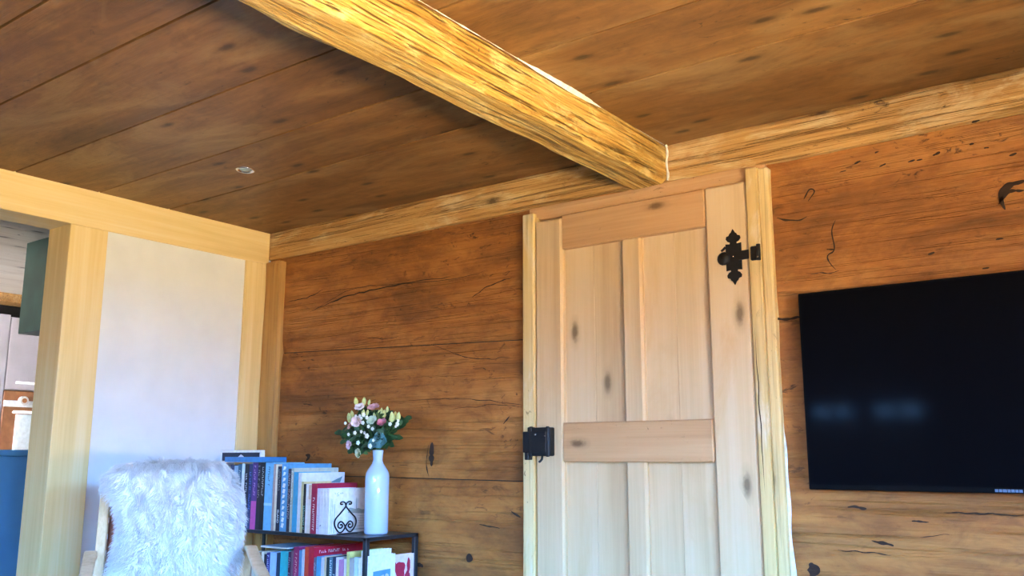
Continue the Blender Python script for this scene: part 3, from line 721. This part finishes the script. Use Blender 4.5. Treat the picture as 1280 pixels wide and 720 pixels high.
def blob(cx, cz, rx_, rz_, s_):
    return [(xx, cx + rx_ * math.cos(a) * (1 + .35 * noise.noise(Vector((math.cos(a) * 1.6, math.sin(a) * 1.6, s_)))), cz + rz_ * math.sin(a) * (1 + .35 * noise.noise(Vector((math.cos(a) * 1.6, math.sin(a) * 1.6, s_ + 9))))) for a in [i * PI / 9 for i in range(18)]]
mb = MB(); mb.prism(blob(.205, h - .062, .034, .034, 1.7), (.0004, 0, 0)); mb.prism(blob(.215, h - .10, .018, .04, 2.2), (.00035, 0, 0)); mb.prism(blob(.17, h - .05, .014, .02, 8.1), (.00035, 0, 0)); mb.prism(blob(.262, h - .05, .012, .03, 6.1), (.00035, 0, 0)); mb.prism(blob(.255, h - .13, .020, .06, 3), (.0004, 0, 0)); mb.prism(blob(.185, h - .14, .018, .05, 5), (.0004, 0, 0)); mb.build('cover_figure', cm((.42, .02, .06)), rp[1])
mb = MB(); mb.prism(blob(.225, h - .15, .018, .03, 7), (.0006, 0, 0)); mb.build('cover_blue_patch', cm((.06, .22, .55)), rp[1])
ph = book(px(461), px(464.5), Z2, at(475, 693, -.25).z, .155, (.74, .80, .84), 'white book with a blue photograph on its cover at the shelf end', G2)
w, h = ph[2], ph[3]; xx = w + .0001; mb = MB(); mb.prism([(xx, .02, h - .19), (xx, .125, h - .19), (xx, .125, h - .062), (xx, .02, h - .066)], (.0004, 0, 0)); pp = mb.build('cover_photograph', cm((.08, .28, .42)), ph[1])
mb = MB(); xx += .0005
for c_ in ((.045, h - .105), (.075, h - .10), (.103, h - .098)): mb.prism(blob(c_[0], c_[1], .014, .018, c_[0] * 50), (.0003, 0, 0))
mb.build('photograph_faces', cm((.55, .55, .62)), pp)
mg = empty('magazine', 'pale blue magazine lying flat across the lower books', 'magazine', (.56, -.22, .636))
mb = MB(); mb.box(-.10, .09, -.105, .10, -.004, .004, .001); mb.build('cover', cm((.45, .62, .78)), mg)
mb = MB(); mb.box(-.098, .0885, -.106, .0985, -.0028, .0028); mb.build('pages', M_PAGE, mg)

# scroll bookend of bent iron
be = empty('bookend', 'wrought iron scroll bookend shaped like a heart before the white books', 'bookend', (0, 0, 0))
yb = -.30
bx0 = px(411) + .006
cx_, top, r0 = 0, 0, .003
def sp_pts(c, r_a, r_b, a0, a1, n=22):
    return [(c[0] + (r_a + (r_b - r_a) * i / n) * math.cos(a0 + (a1 - a0) * i / n), c[1] + (r_a + (r_b - r_a) * i / n) * math.sin(a0 + (a1 - a0) * i / n)) for i in range(n + 1)]
def smooth(pts, n=6):
    P = [Vector(p) for p in pts]; c = [P[0]] + P + [P[-1]]; o = []
    for i in range(1, len(c) - 2):
        for k in range(n):
            t_ = k / n; a, b_, d, e = c[i - 1:i + 3]
            o.append(.5 * (2 * b_ + (d - a) * t_ + (2 * a - 5 * b_ + 4 * d - e) * t_ * t_ + (3 * b_ - a - 3 * d + e) * t_ ** 3))
    o.append(P[-1]); return o
# one side of the heart, outline units: z 0..1 over 40 px, y half width
prof = [(.018, .865), (.019, .90), (.012, .965), (.021, 1.0), (.032, .965), (.030, .91), (.012, .885)]
side = [(.0145, .915), (.0235, .915), (.0235, .975), (.0125, .995), (.003, .955), (0, .90), (-.006, .80), (-.028, .62), (-.050, .44), (-.052, .25), (-.036, .06), (-.022, .02), (-.008, .10), (.006, .28), (.020, .36), (.032, .30), (.033, .20), (.022, .15), (.013, .20), (.016, .265), (.023, .255)]
HB = .138
sc_ = 1.0
for sgn, nm in ((1, 'scroll'), (-1, 'scroll')):
    mb = MB(); mb.tube([(bx0 + .004 * (sgn > 0), yb + .066 + sgn * p[0] * 1.28, SZ + .004 + p[1] * HB) for p in smooth([Vector((a, c, 0)) for a, c in side])], (.0033), 8); mb.build(nm, M_IRON, be)
mb = MB(); mb.box(bx0 - .002, bx0 + .035, yb + .02, yb + .115, SZ + .0002, SZ + .0022, .0005); mb.build('foot_plate', M_IRON, be)

# ------------------------------------------------------------------ vase and flowers
VX, VY = at(470.5, 640, -.17).x, -.17
va = empty('vase', 'tall pale blue white bottle vase of flowers on the black shelf', 'vase', (VX, VY, SZ))
mb = MB(); mb.lathe([(.046, 0), (.0525, .003), (.0545, .010), (.0545, .255), (.0525, .270), (.046, .284), (.036, .299), (.027, .312), (.0225, .324), (.0215, .332), (.023, .350), (.0255, .371), (.0250, .3735), (.0225, .371), (.0195, .33), (.02, .31)], 48); mb.build('body', M_VASE, va)
VT = Vector((VX, VY, SZ + .372))
def leaf(mb, p, d, n, L, W, mi=0, curl=.15):
    d = Vector(d).normalized(); n = Vector(n); n = (n - d * n.dot(d)).normalized(); s_ = d.cross(n); P = []
    for i in range(6):
        u = i / 5; w = W * math.sin(PI * min(.97, u * .92 + .06)) ** .8; c = Vector(p) + d * L * u - n * curl * L * u * u
        P.append([c - s_ * w + n * w * .3, c, c + s_ * w + n * w * .3])
    mb.grid(P, mi)
def stem_path(tip, sag=.0, n=10):
    tip = Vector(tip); j = Vector((random.uniform(-.010, .010), random.uniform(-.010, .010), 0)); b0 = VT + Vector((j.x, j.y, -.10)); b1 = VT + j + Vector((0, 0, .005)); P = [b0]
    for i in range(n + 1):
        u = i / n; c = b1.lerp(tip, u); c.z += .018 * math.sin(PI * u); P.append(c)
    return P
def fl(px_, py_, dy): return at(px_, py_, VY + dy)
def bloom_mesh(c, axis, R_, seed, open_=1.0):
    rnd = random.Random(seed); mb = MB(); axis = Vector(axis).normalized(); M = axis.to_track_quat('Z', 'Y').to_matrix().to_4x4(); M.translation = Vector(c)
    for ring, (k, tilt, sc) in enumerate(((5, 1.05 * open_, 1.0), (5, .72 * open_, .86), (4, .40 * open_, .66), (3, .15, .42))):
        for i in range(k):
            a = 2 * PI * (i + .5 * ring) / k + rnd.uniform(-.2, .2); P = []
            for u in range(6):
                t_ = u / 5; row = []
                for v in range(5):
                    s_ = (v / 4 - .5) * 2; w = R_ * sc * .80 * math.sin(PI * (.12 + .66 * t_)) ; ang = a + s_ * w / (R_ * (.45 + .55 * t_)) * .9
                    rr = R_ * sc * (t_ ** .8) * math.sin(tilt * (.4 + .6 * t_)) + .0012; zz = R_ * sc * 1.05 * t_ * math.cos(tilt * (.3 + .7 * t_)) + .05 * R_ * math.sin(s_ * 4 + i) * t_ - .12 * R_ * (1 - abs(s_)) * 0
                    row.append(M @ Vector((rr * math.cos(ang), rr * math.sin(ang), zz)))
                P.append(row)
            mb.grid(P)
    return mb
def flower(name, label, tip, R_, col, axis, group, open_=1.0, centre=None):
    e = empty(name, label, 'flower', VT, 0, group); P = [p - VT for p in stem_path(tip)]; tl = Vector(tip) - VT
    mb = MB(); mb.tube(P, .0018, 6); mb.build('stem', M_STEM, e)
    mb = bloom_mesh(tl, axis, R_ * .82, hash(label) % 999 if False else int(R_ * 1e5) + len(label), open_); mb.build('bloom', petal(col), e)
    mb = MB()
    for i in range(4):
        a = i * PI / 2 + .4; leaf(mb, tl - Vector(axis).normalized() * .004, Vector((math.cos(a), math.sin(a), -.2)), (0, 0, 1), R_ * .8, R_ * .16)
    for k in (5, 7):
        q = P[k]; leaf(mb, q, Vector((random.uniform(-1, 1), random.uniform(-1, .3), .5)), (0, -1, .4), .04, .010)
    mb.build('leaves', M_LEAF2, e); return e
_p = {}
def petal(c):
    if c not in _p:
        _p[c] = plain('petals %d' % len(_p), c, .6, var=.16, vs=70)
    return _p[c]
GF = 'blooms in the white vase'
V_ = Vector((.55, -.8, .25))
flower('flower', 'blush white bloom near the top of the bouquet, left', fl(450, 511, -.02), .034, (.84, .72, .70), (.3, -.6, .7), GF)
flower('flower', 'broad dusty pink bloom at the top of the bouquet', fl(467.5, 512, .0), .040, (.70, .38, .38), (.2, -.5, .8), GF)
flower('flower', 'soft pink white bloom on the left side of the bouquet', fl(446, 528, -.06), .036, (.82, .62, .64), V_, GF)
flower('flower', 'rose pink half open bloom left below the soft pink one', fl(439.5, 533, -.04), .026, (.72, .42, .44), (-.2, -.7, .3), GF)
flower('flower', 'deep pink cup shaped bloom right of centre', fl(478.5, 531, -.06), .036, (.60, .20, .25), (.3, -.7, .6), GF, .75)
flower('flower', 'lilac pink bloom low on the left of the bouquet', fl(439, 556, -.06), .032, (.70, .48, .56), (-.2, -.9, .1), GF)
flower('flower', 'pale green white opening bloom in the bouquet centre', fl(466, 527, -.07), .034, (.50, .62, .46), (.2, -.8, .5), GF)
flower('flower', 'cream green bloom lowest left above the vase neck', fl(450, 566, -.05), .030, (.50, .52, .34), (-.1, -.9, -.1), GF)
def bud_stem(label, buds, dy):
    ct = fl(sum(q[0] for q in buds) / len(buds), max(q[1] for q in buds) + 8, dy)
    e = empty('bud_stem', label, 'flower', VT, 0, 'budding stems in the white vase'); P = [p - VT for p in stem_path(ct)]
    st = MB(); st.tube(P, .0017, 6)
    for bx_, by_, s_ in buds:
        t_ = fl(bx_, by_, dy + random.uniform(-.015, .015)) - VT; a = P[-1]; st.tube([a, a.lerp(t_, .5) + Vector((0, 0, -.004)), t_ - Vector((0, 0, .012 * s_))], .0013, 6)
        d = (t_ - a).normalized() * .4 + Vector((0, 0, 1)); M = d.to_track_quat('Z', 'Y').to_matrix().to_4x4(); M.translation = t_
        mb = MB(); mb.lathe([(.001, -.016 * s_), (.0065 * s_, -.012 * s_), (.0092 * s_, -.003 * s_), (.0082 * s_, .007 * s_), (.0045 * s_, .015 * s_), (.001, .020 * s_)], 10, M=M); mb.build('bud', M_BUD, e)
    st.build('stem', M_STEM, e)
bud_stem('stem with the topmost yellow green buds of the bouquet', [(445, 502, 1.15), (455, 502, 1.15), (461.5, 503, .75)], .0)
bud_stem('stem of pale buds at the left edge above the pink blooms', [(437, 523, 1.4), (440, 518, 1.0), (454, 517, 1.0), (459, 516, .8)], -.03)
bud_stem('stem of yellow buds right of the dusty pink bloom', [(477, 515, 1.0), (480, 518, 1.1), (484, 512, .8), (468, 520, .8), (474, 516, .7)], -.02)
bud_stem('stem of cream yellow buds at the right side of the bouquet', [(490, 522, 1.35), (494, 521, 1.25), (498, 521, 1.15), (488, 526, 1.0)], -.04)
def floret(c, s_):
    mb = MB()
    for i in range(5):
        a = i * 2 * PI / 5; mb.ball(Vector(c) + Vector((math.cos(a) * .0045 * s_, -.002, math.sin(a) * .0045 * s_)), .0042 * s_, 0, 1)
    mb.ball(Vector(c) + Vector((0, -.004, 0)), .004 * s_, 0, 1); return mb
def spray(label, pts, dy):
    e = empty('filler_spray', label, 'flower', VT, 0, 'white filler sprays in the vase'); st = MB()
    base = [p - VT for p in stem_path(fl(sum(q[0] for q in pts) / len(pts), sum(q[1] for q in pts) / len(pts) + 8, dy + .02))]; st.tube(base, .0014, 5)
    for q in pts:
        s_ = q[2] if len(q) > 2 else 1; t_ = fl(q[0], q[1], dy + random.uniform(-.02, .01)) - VT; st.tube([base[6], base[6].lerp(t_, .6) + Vector((0, .006, 0)), t_], .0009, 5); floret(t_, s_).build('floret', M_FLOR, e)
    st.build('stem', M_STEM, e)
spray('spray of tiny white florets on the left half of the bouquet', [(432, 529, 1), (436, 543, 1), (444, 541, 1.2), (450, 520, 1), (445, 520, .9), (448, 553.5, 1.3), (452, 539.5, 1)], -.08)
spray('spray of tiny white florets in the middle of the bouquet', [(455, 518.5, 1.3), (459, 522, 1.2), (454, 528.5, 1.2), (461, 533, 1.1), (466, 536, 1.1), (459, 545, 1.5), (463, 557.5, 1.4), (467, 550.5, .9), (456, 541, .9), (452, 523, 1)], -.10)
spray('spray of tiny white florets on the right of the bouquet', [(488, 530, 1.2), (497, 530, 1.3), (498, 526, .9), (495, 533, .8)], -.07)
def foliage(label, tip, dy, mat, n=9, L=.05, W=.012, grp='leafy stems in the white vase', name='leafy_stem'):
    e = empty(name, label, 'foliage', VT, 0, grp); P = [p - VT for p in stem_path(fl(tip[0], tip[1], dy), n=12)]
    mb = MB(); mb.tube(P, .0015, 5); mb.build('stem', M_STEM, e); mb = MB()
    for i in range(n):
        u = 2 + (len(P) - 3) * (i + 1) / n; k = int(u); p = P[min(k, len(P) - 1)]; d = (P[min(k + 1, len(P) - 1)] - P[max(k - 1, 0)]).normalized()
        for s_ in (-1, 1):
            sd = Vector((s_ * .8, random.uniform(-.6, .4), random.uniform(-.1, .3))); leaf(mb, p, d * .7 + sd, (random.uniform(-.4, .4), -1, .3), L * random.uniform(.7, 1.1), W * random.uniform(.8, 1.2))
    leaf(mb, P[-1], d, (0, -1, .2), L, W); mb.build('leaves', mat, e)
foliage('dark leafy stem reaching the right edge of the bouquet', (506, 525), -.01, M_LEAF, 18, .042, .0115)
foliage('dark leafy stem inside the right edge of the bouquet', (499, 533), -.02, M_LEAF, 18, .042, .0115)
foliage('dark leafy stem between right buds and deep pink bloom', (490, 536), .0, M_LEAF, 18, .042, .0115)
foliage('dark leafy stem behind the deep pink bloom', (479, 524), .03, M_LEAF, 18, .042, .0115)
foliage('dark leafy stem behind the bouquet centre', (464, 519), .04, M_LEAF, 16, .050, .0145)
foliage('dark leafy stem behind the upper left blooms', (450, 524), .03, M_LEAF, 16, .050, .0145)
foliage('dark leafy stem leaning left under the pink blooms', (437, 541), .0, M_LEAF, 18, .042, .0115)
foliage('dark leafy stem at the far left of the bouquet', (428, 541), .0, M_LEAF, 13, .050, .0145)
foliage('dark leafy stem low on the left of the bouquet', (446, 558), -.03, M_LEAF, 13, .050, .0145)
foliage('dark leafy stem in front of the bouquet centre', (459, 540), -.04, M_LEAF, 14, .050, .0145)
foliage('dark leafy stem in the lower right of the bouquet', (484, 548), -.04, M_LEAF, 14, .050, .0145)
foliage('small leaved dark sprig under the right cream buds', (492, 531), -0.05, M_LEAF, 22, .036, .0115)
foliage('small leaved dark sprig at the right rim of the bouquet', (503, 530), -0.02, M_LEAF, 22, .036, .0115)
foliage('small leaved dark sprig left of the deep pink bloom', (470, 535), -0.05, M_LEAF, 22, .036, .0115)
foliage('small leaved dark sprig below the deep pink bloom', (480, 542), -0.06, M_LEAF, 22, .036, .0115)
foliage('small leaved dark sprig between the lower left blooms', (446, 549), -0.06, M_LEAF, 22, .036, .0115)
foliage('small leaved dark sprig under the soft pink bloom', (452, 538), -0.05, M_LEAF, 22, .036, .0115)
foliage('small leaved dark sprig above the lilac pink bloom', (434, 546), -0.04, M_LEAF, 22, .036, .0115)
foliage('small leaved dark sprig behind the topmost buds', (458, 514), 0.02, M_LEAF, 22, .036, .0115)
foliage('small leaved dark sprig behind the yellow buds', (483, 519), 0.02, M_LEAF, 22, .036, .0115)
foliage('small leaved dark sprig low over the vase neck, right', (488, 555), -0.04, M_LEAF, 22, .036, .0115)
foliage('small leaved dark sprig low over the vase neck, left', (458, 560), -0.06, M_LEAF, 22, .036, .0115)
foliage('broad leaved dark stem drooping at the lower left of the bouquet', (432, 552), -0.02, M_LEAF, 18, .040, .0115)
foliage('broad leaved dark stem just above the vase neck, left', (443, 562), -0.03, M_LEAF, 18, .040, .0115)
foliage('broad leaved dark stem just above the vase neck, right', (496, 547), -0.02, M_LEAF, 18, .040, .0115)
foliage('broad leaved dark stem behind the soft pink bloom', (441, 533), 0.01, M_LEAF, 18, .040, .0115)
foliage('broad leaved dark stem behind the centre florets', (457, 530), 0.0, M_LEAF, 18, .040, .0115)
foliage('mid green leafy stem along the lower left edge', (455, 563), -.05, M_LEAF2, 5, .04, .010)
foliage('mid green leafy stem rising right of the centre', (474, 522), -.05, M_LEAF2, 6, .035, .008)
foliage('blue green eucalyptus sprig spilling over the vase mouth', (478, 552), -.06, M_EUC, 7, .036, .019, None, 'eucalyptus_sprig')
foliage('short blue green eucalyptus sprig left in the vase mouth', (467, 556), -.07, M_EUC, 6, .034, .019, None, 'eucalyptus_sprig')
foliage('small blue green eucalyptus sprig upright before the deep pink bloom', (475, 545), -.07, M_EUC, 6, .028, .016, None, 'eucalyptus_sprig')

# ------------------------------------------------------------------ armchair
fa = math.radians(-31)
top = CAM + (RGT * ((220 - 640) / F) + DWN * ((588 - 360) / F) + FWD) * 3.55
fx, fy = math.cos(fa), math.sin(fa)
CX, CY = top.x + .40 * fx, top.y + .40 * fy
ch = empty('armchair', 'bentwood armchair under a white sheepskin', 'armchair', (CX, CY, 0), fa)
def back_pt(s_):      # centre line of the backrest, s=0 at seat .. 1 at top
    return Vector((-.16 - .24 * s_ - .03 * s_ * s_, 0, .40 + .60 * s_))
def seat_pt(s_):
    return Vector((-.16 + .50 * s_, 0, .38 + .06 * s_))
for sg in (-1, 1):
    y = sg * .275
    pts = smooth([(-.54, y, .0), (-.51, y, .25), (-.435, y, .48), (-.345, y, .63), (-.275, y, .698), (-.19, y, .716), (-.11, y, .702), (.05, y, .675), (.24, y, .645), (.31, y, .60), (.335, y, .50), (.34, y, .2), (.35, y, .0)], 6)
    mb = MB(); mb.tube(pts, 0, 16, flat=(.010, .021), up=(1, 0, 0)); mb.build('arm_frame', W_BENT, ch)
for sg in (-1, 1):
    mb = MB(); mb.tube(smooth([back_pt(0) + Vector((.06, sg * .246, -.04))] + [back_pt(k / 6 * .86) + Vector((-.01, sg * .246, 0)) for k in range(1, 7)], 4), 0, 16, flat=(.012, .018), up=(1, 0, 0)); mb.build('back_rail', W_BENT, ch)
mb = MB()
for k in range(9):
    p = back_pt(.08 + .095 * k); mb.tube([p + Vector((-.030, -.246, 0)), p + Vector((-.036, 0, 0)), p + Vector((-.030, .246, 0))], 0, 12, flat=(.006, .020), up=(1, 0, 0))
mb.build('back_slats', W_BENT, ch)
mb = MB()
P = []
for i in range(17):
    row = []
    for j in range(13):
        s_ = i / 16; v = j / 12 * 2 - 1
        c = back_pt((8 - i) / 8 * .79) if i <= 8 else seat_pt((i - 8) / 8)
        nrm = Vector((1, 0, .35)).normalized() if i < 8 else Vector((.1, 0, 1)).normalized()
        th = .055 * (1 - abs(v) ** 4)
        row.append(c + Vector((0, v * .225, 0)) + nrm * (th - .015))
    P.append(row)
mb.grid(P)
P2 = [[q - (Vector((.02, 0, 0)) if i < 8 else Vector((0, 0, .05))) - Vector((0, 0, 0)) for q in row] for i, row in enumerate(P)]
cu = mb.build('cushion', M_RED, ch); so = cu.modifiers.new('s', 'SOLIDIFY'); so.thickness = .045; so.offset = -1
mb = MB()
for x, z in ((-.28, .33), (.30, .38)): mb.tube([(x, -.27, z), (x, .27, z)], 0, 12, flat=(.014, .022), up=(0, 0, 1))
for sg in (-1, 1): mb.tube([(-.32, sg * .25, .33), (.33, sg * .25, .385)], 0, 12, flat=(.012, .022), up=(0, 0, 1))
mb.build('seat_frame', W_BENT, ch)

# sheepskin: hide and fleece
sk = empty('sheepskin', 'shaggy white sheepskin draped over the bentwood armchair', 'sheepskin', (CX, CY, 0), fa)
WT = {1: [(0, .12), (.03, .15), (.06, .185), (.10, .222), (.15, .240), (.25, .243), (.36, .240), (.47, .196), (.9, .20), (1, .12)],
      -1: [(0, .12), (.03, .165), (.06, .215), (.10, .250), (.14, .245), (.19, .205), (.30, .192), (.40, .205), (.48, .238), (.9, .24), (1, .12)]}
def half_w(v, sg):
    T = WT[sg]
    for (a, p), (c, q) in zip(T[:-1], T[1:]):
        if v <= c:
            t_ = (v - a) / (c - a); t_ = t_ * t_ * (3 - 2 * t_); return p + (q - p) * t_ + .006 * math.sin(v * 26 + 2 * sg)
    return T[-1][1]
def skin_pt(v, u):
    """v 0 at the top of the back, 1 at the seat front; u -1..1 across"""
    if v < .06:
        a = (v / .06); c = back_pt(.985 + .035 * math.sin(a * PI / 2) - .10 * (1 - a)) + Vector((-.05 + .075 * a, 0, 0)); nr = Vector((a, 0, 1.2 - a)).normalized()
    elif v < .62:
        s_ = 1 - (v - .06) / .56; c = back_pt(s_ * 1.02) + Vector((.025, 0, 0)); nr = Vector((1, 0, .38)).normalized()
    else:
        s_ = (v - .62) / .38; c = seat_pt(s_); nr = Vector((.1, 0, 1)).normalized()
        if v < .70: nr = (Vector((1, 0, .38)).normalized().lerp(nr, (v - .62) / .08)).normalized()
    w = half_w(v, 1 if u > 0 else -1); y = u * w
    lift = .062 - .028 * abs(u) ** 3 + .010 * noise.noise(Vector((v * 5, u * 2, 1)))
    return c + Vector((0, y, 0)) + nr * lift, nr
mb = MB(); mb.grid([[skin_pt(i / 44, j / 16 * 2 - 1)[0] for j in range(17)] for i in range(45)])
hd = mb.build('hide', plain('hide', (.80, .79, .76), .8), sk); so = hd.modifiers.new('s', 'SOLIDIFY'); so.thickness = .008; so.offset = -1
rnd = random.Random(3); vs, fs = [], []
for k in range(44000):
    v = rnd.random() ** 1.0; u = rnd.uniform(-1, 1)
    if k % 6 == 0: u = math.copysign(1 - rnd.random() ** 2 * .1, u)
    if k % 6 == 1: v = rnd.random() * .085
    p, nr = skin_pt(v, u)
    cl = Vector((noise.noise(Vector((v * 14, u * 7, 0))), noise.noise(Vector((v * 14, u * 7, 9))), noise.noise(Vector((v * 14, u * 7, 20)))))
    d = (nr * .75 + Vector((0, u * abs(u) * .75, -.55 if v > .05 else .15)) + cl * .6 + Vector((rnd.uniform(-1, 1), rnd.uniform(-1, 1), rnd.uniform(-1, 1))) * .22).normalized()
    Ln = rnd.uniform(.022, .038); w0 = rnd.uniform(.0006, .0012); sd = d.cross(Vector((rnd.uniform(-1, 1), rnd.uniform(-1, 1), rnd.uniform(-1, 1)))).normalized()
    b0 = len(vs); q = p.copy(); dd = d.copy()
    for i in range(4):
        w = w0 * (1, .9, .65, .12)[i]; vs += [q - sd * w, q + sd * w]; q = q + dd * (Ln / 3); dd = (dd + Vector((0, 0, -.28)) + cl * .25).normalized()
    for i in range(3): a = b0 + 2 * i; fs.append((a, a + 1, a + 3, a + 2))
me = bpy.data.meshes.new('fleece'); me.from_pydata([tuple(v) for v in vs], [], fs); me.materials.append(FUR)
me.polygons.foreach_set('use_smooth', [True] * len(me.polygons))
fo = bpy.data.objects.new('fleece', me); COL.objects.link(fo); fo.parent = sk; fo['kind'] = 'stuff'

# ------------------------------------------------------------------ light
def area(name, loc, target, sx, sy, power, col, spread=180):
    l = bpy.data.lights.new(name, 'AREA'); l.shape = 'RECTANGLE'; l.size = sx; l.size_y = sy; l.energy = power; l.color = col; l.spread = math.radians(spread)
    o = bpy.data.objects.new(name, l); COL.objects.link(o); o.location = loc
    o.rotation_euler = (Vector(target) - Vector(loc)).to_track_quat('-Z', 'Z').to_euler(); return o
SKY = (.17, .45, 1.0); WARM = (1.0, .78, .44)
for h in RW:
    c = (h[0] + h[1]) / 2
    area('daylight_sky', (XR + 1.2, c, 2.45), (XR - 1.2, c, 1.75), 1.7, 1.9, 1900, SKY)
    area('warm_ground_fill', (XR + 1.1, c, .15), (XR - 1.2, c, .95), 1.7, 1.8, 900, WARM)  # added warm lamp, imitates sunlight bounced up from unseen ground
for h in BW:
    c = (h[0] + h[1]) / 2
    area('daylight_sky', (c, YR - 1.2, 2.2), (c, YR + 1.2, 1.5), 1.2, 1.5, 1550, SKY)
    area('warm_ground_fill', (c, YR - 1.1, .2), (c, YR + 1.2, 1.0), 1.2, 1.5, 30, WARM)
area('kitchen_fill', (-1.7, YR - .6, 1.3), (-3.0, .1, 1.75), 1.0, 1.0, 60, (.90, .90, .96), 44)  # added fill lamp for the kitchen, narrowed to miss the opening post
w = bpy.data.worlds.new('world'); S.world = w; w.use_nodes = True
nt = w.node_tree; bg = nt.nodes['Background']; sky = nt.nodes.new('ShaderNodeTexSky'); sky.sky_type = 'NISHITA'; sky.sun_disc = False; sky.sun_elevation = math.radians(40)
nt.links.new(sky.outputs[0], bg.inputs[0]); bg.inputs[1].default_value = .25

vs_ = S.view_settings; vs_.view_transform = 'Standard'; vs_.look = 'None'; vs_.gamma = 1; vs_.use_curve_mapping = False; vs_.exposure = .82
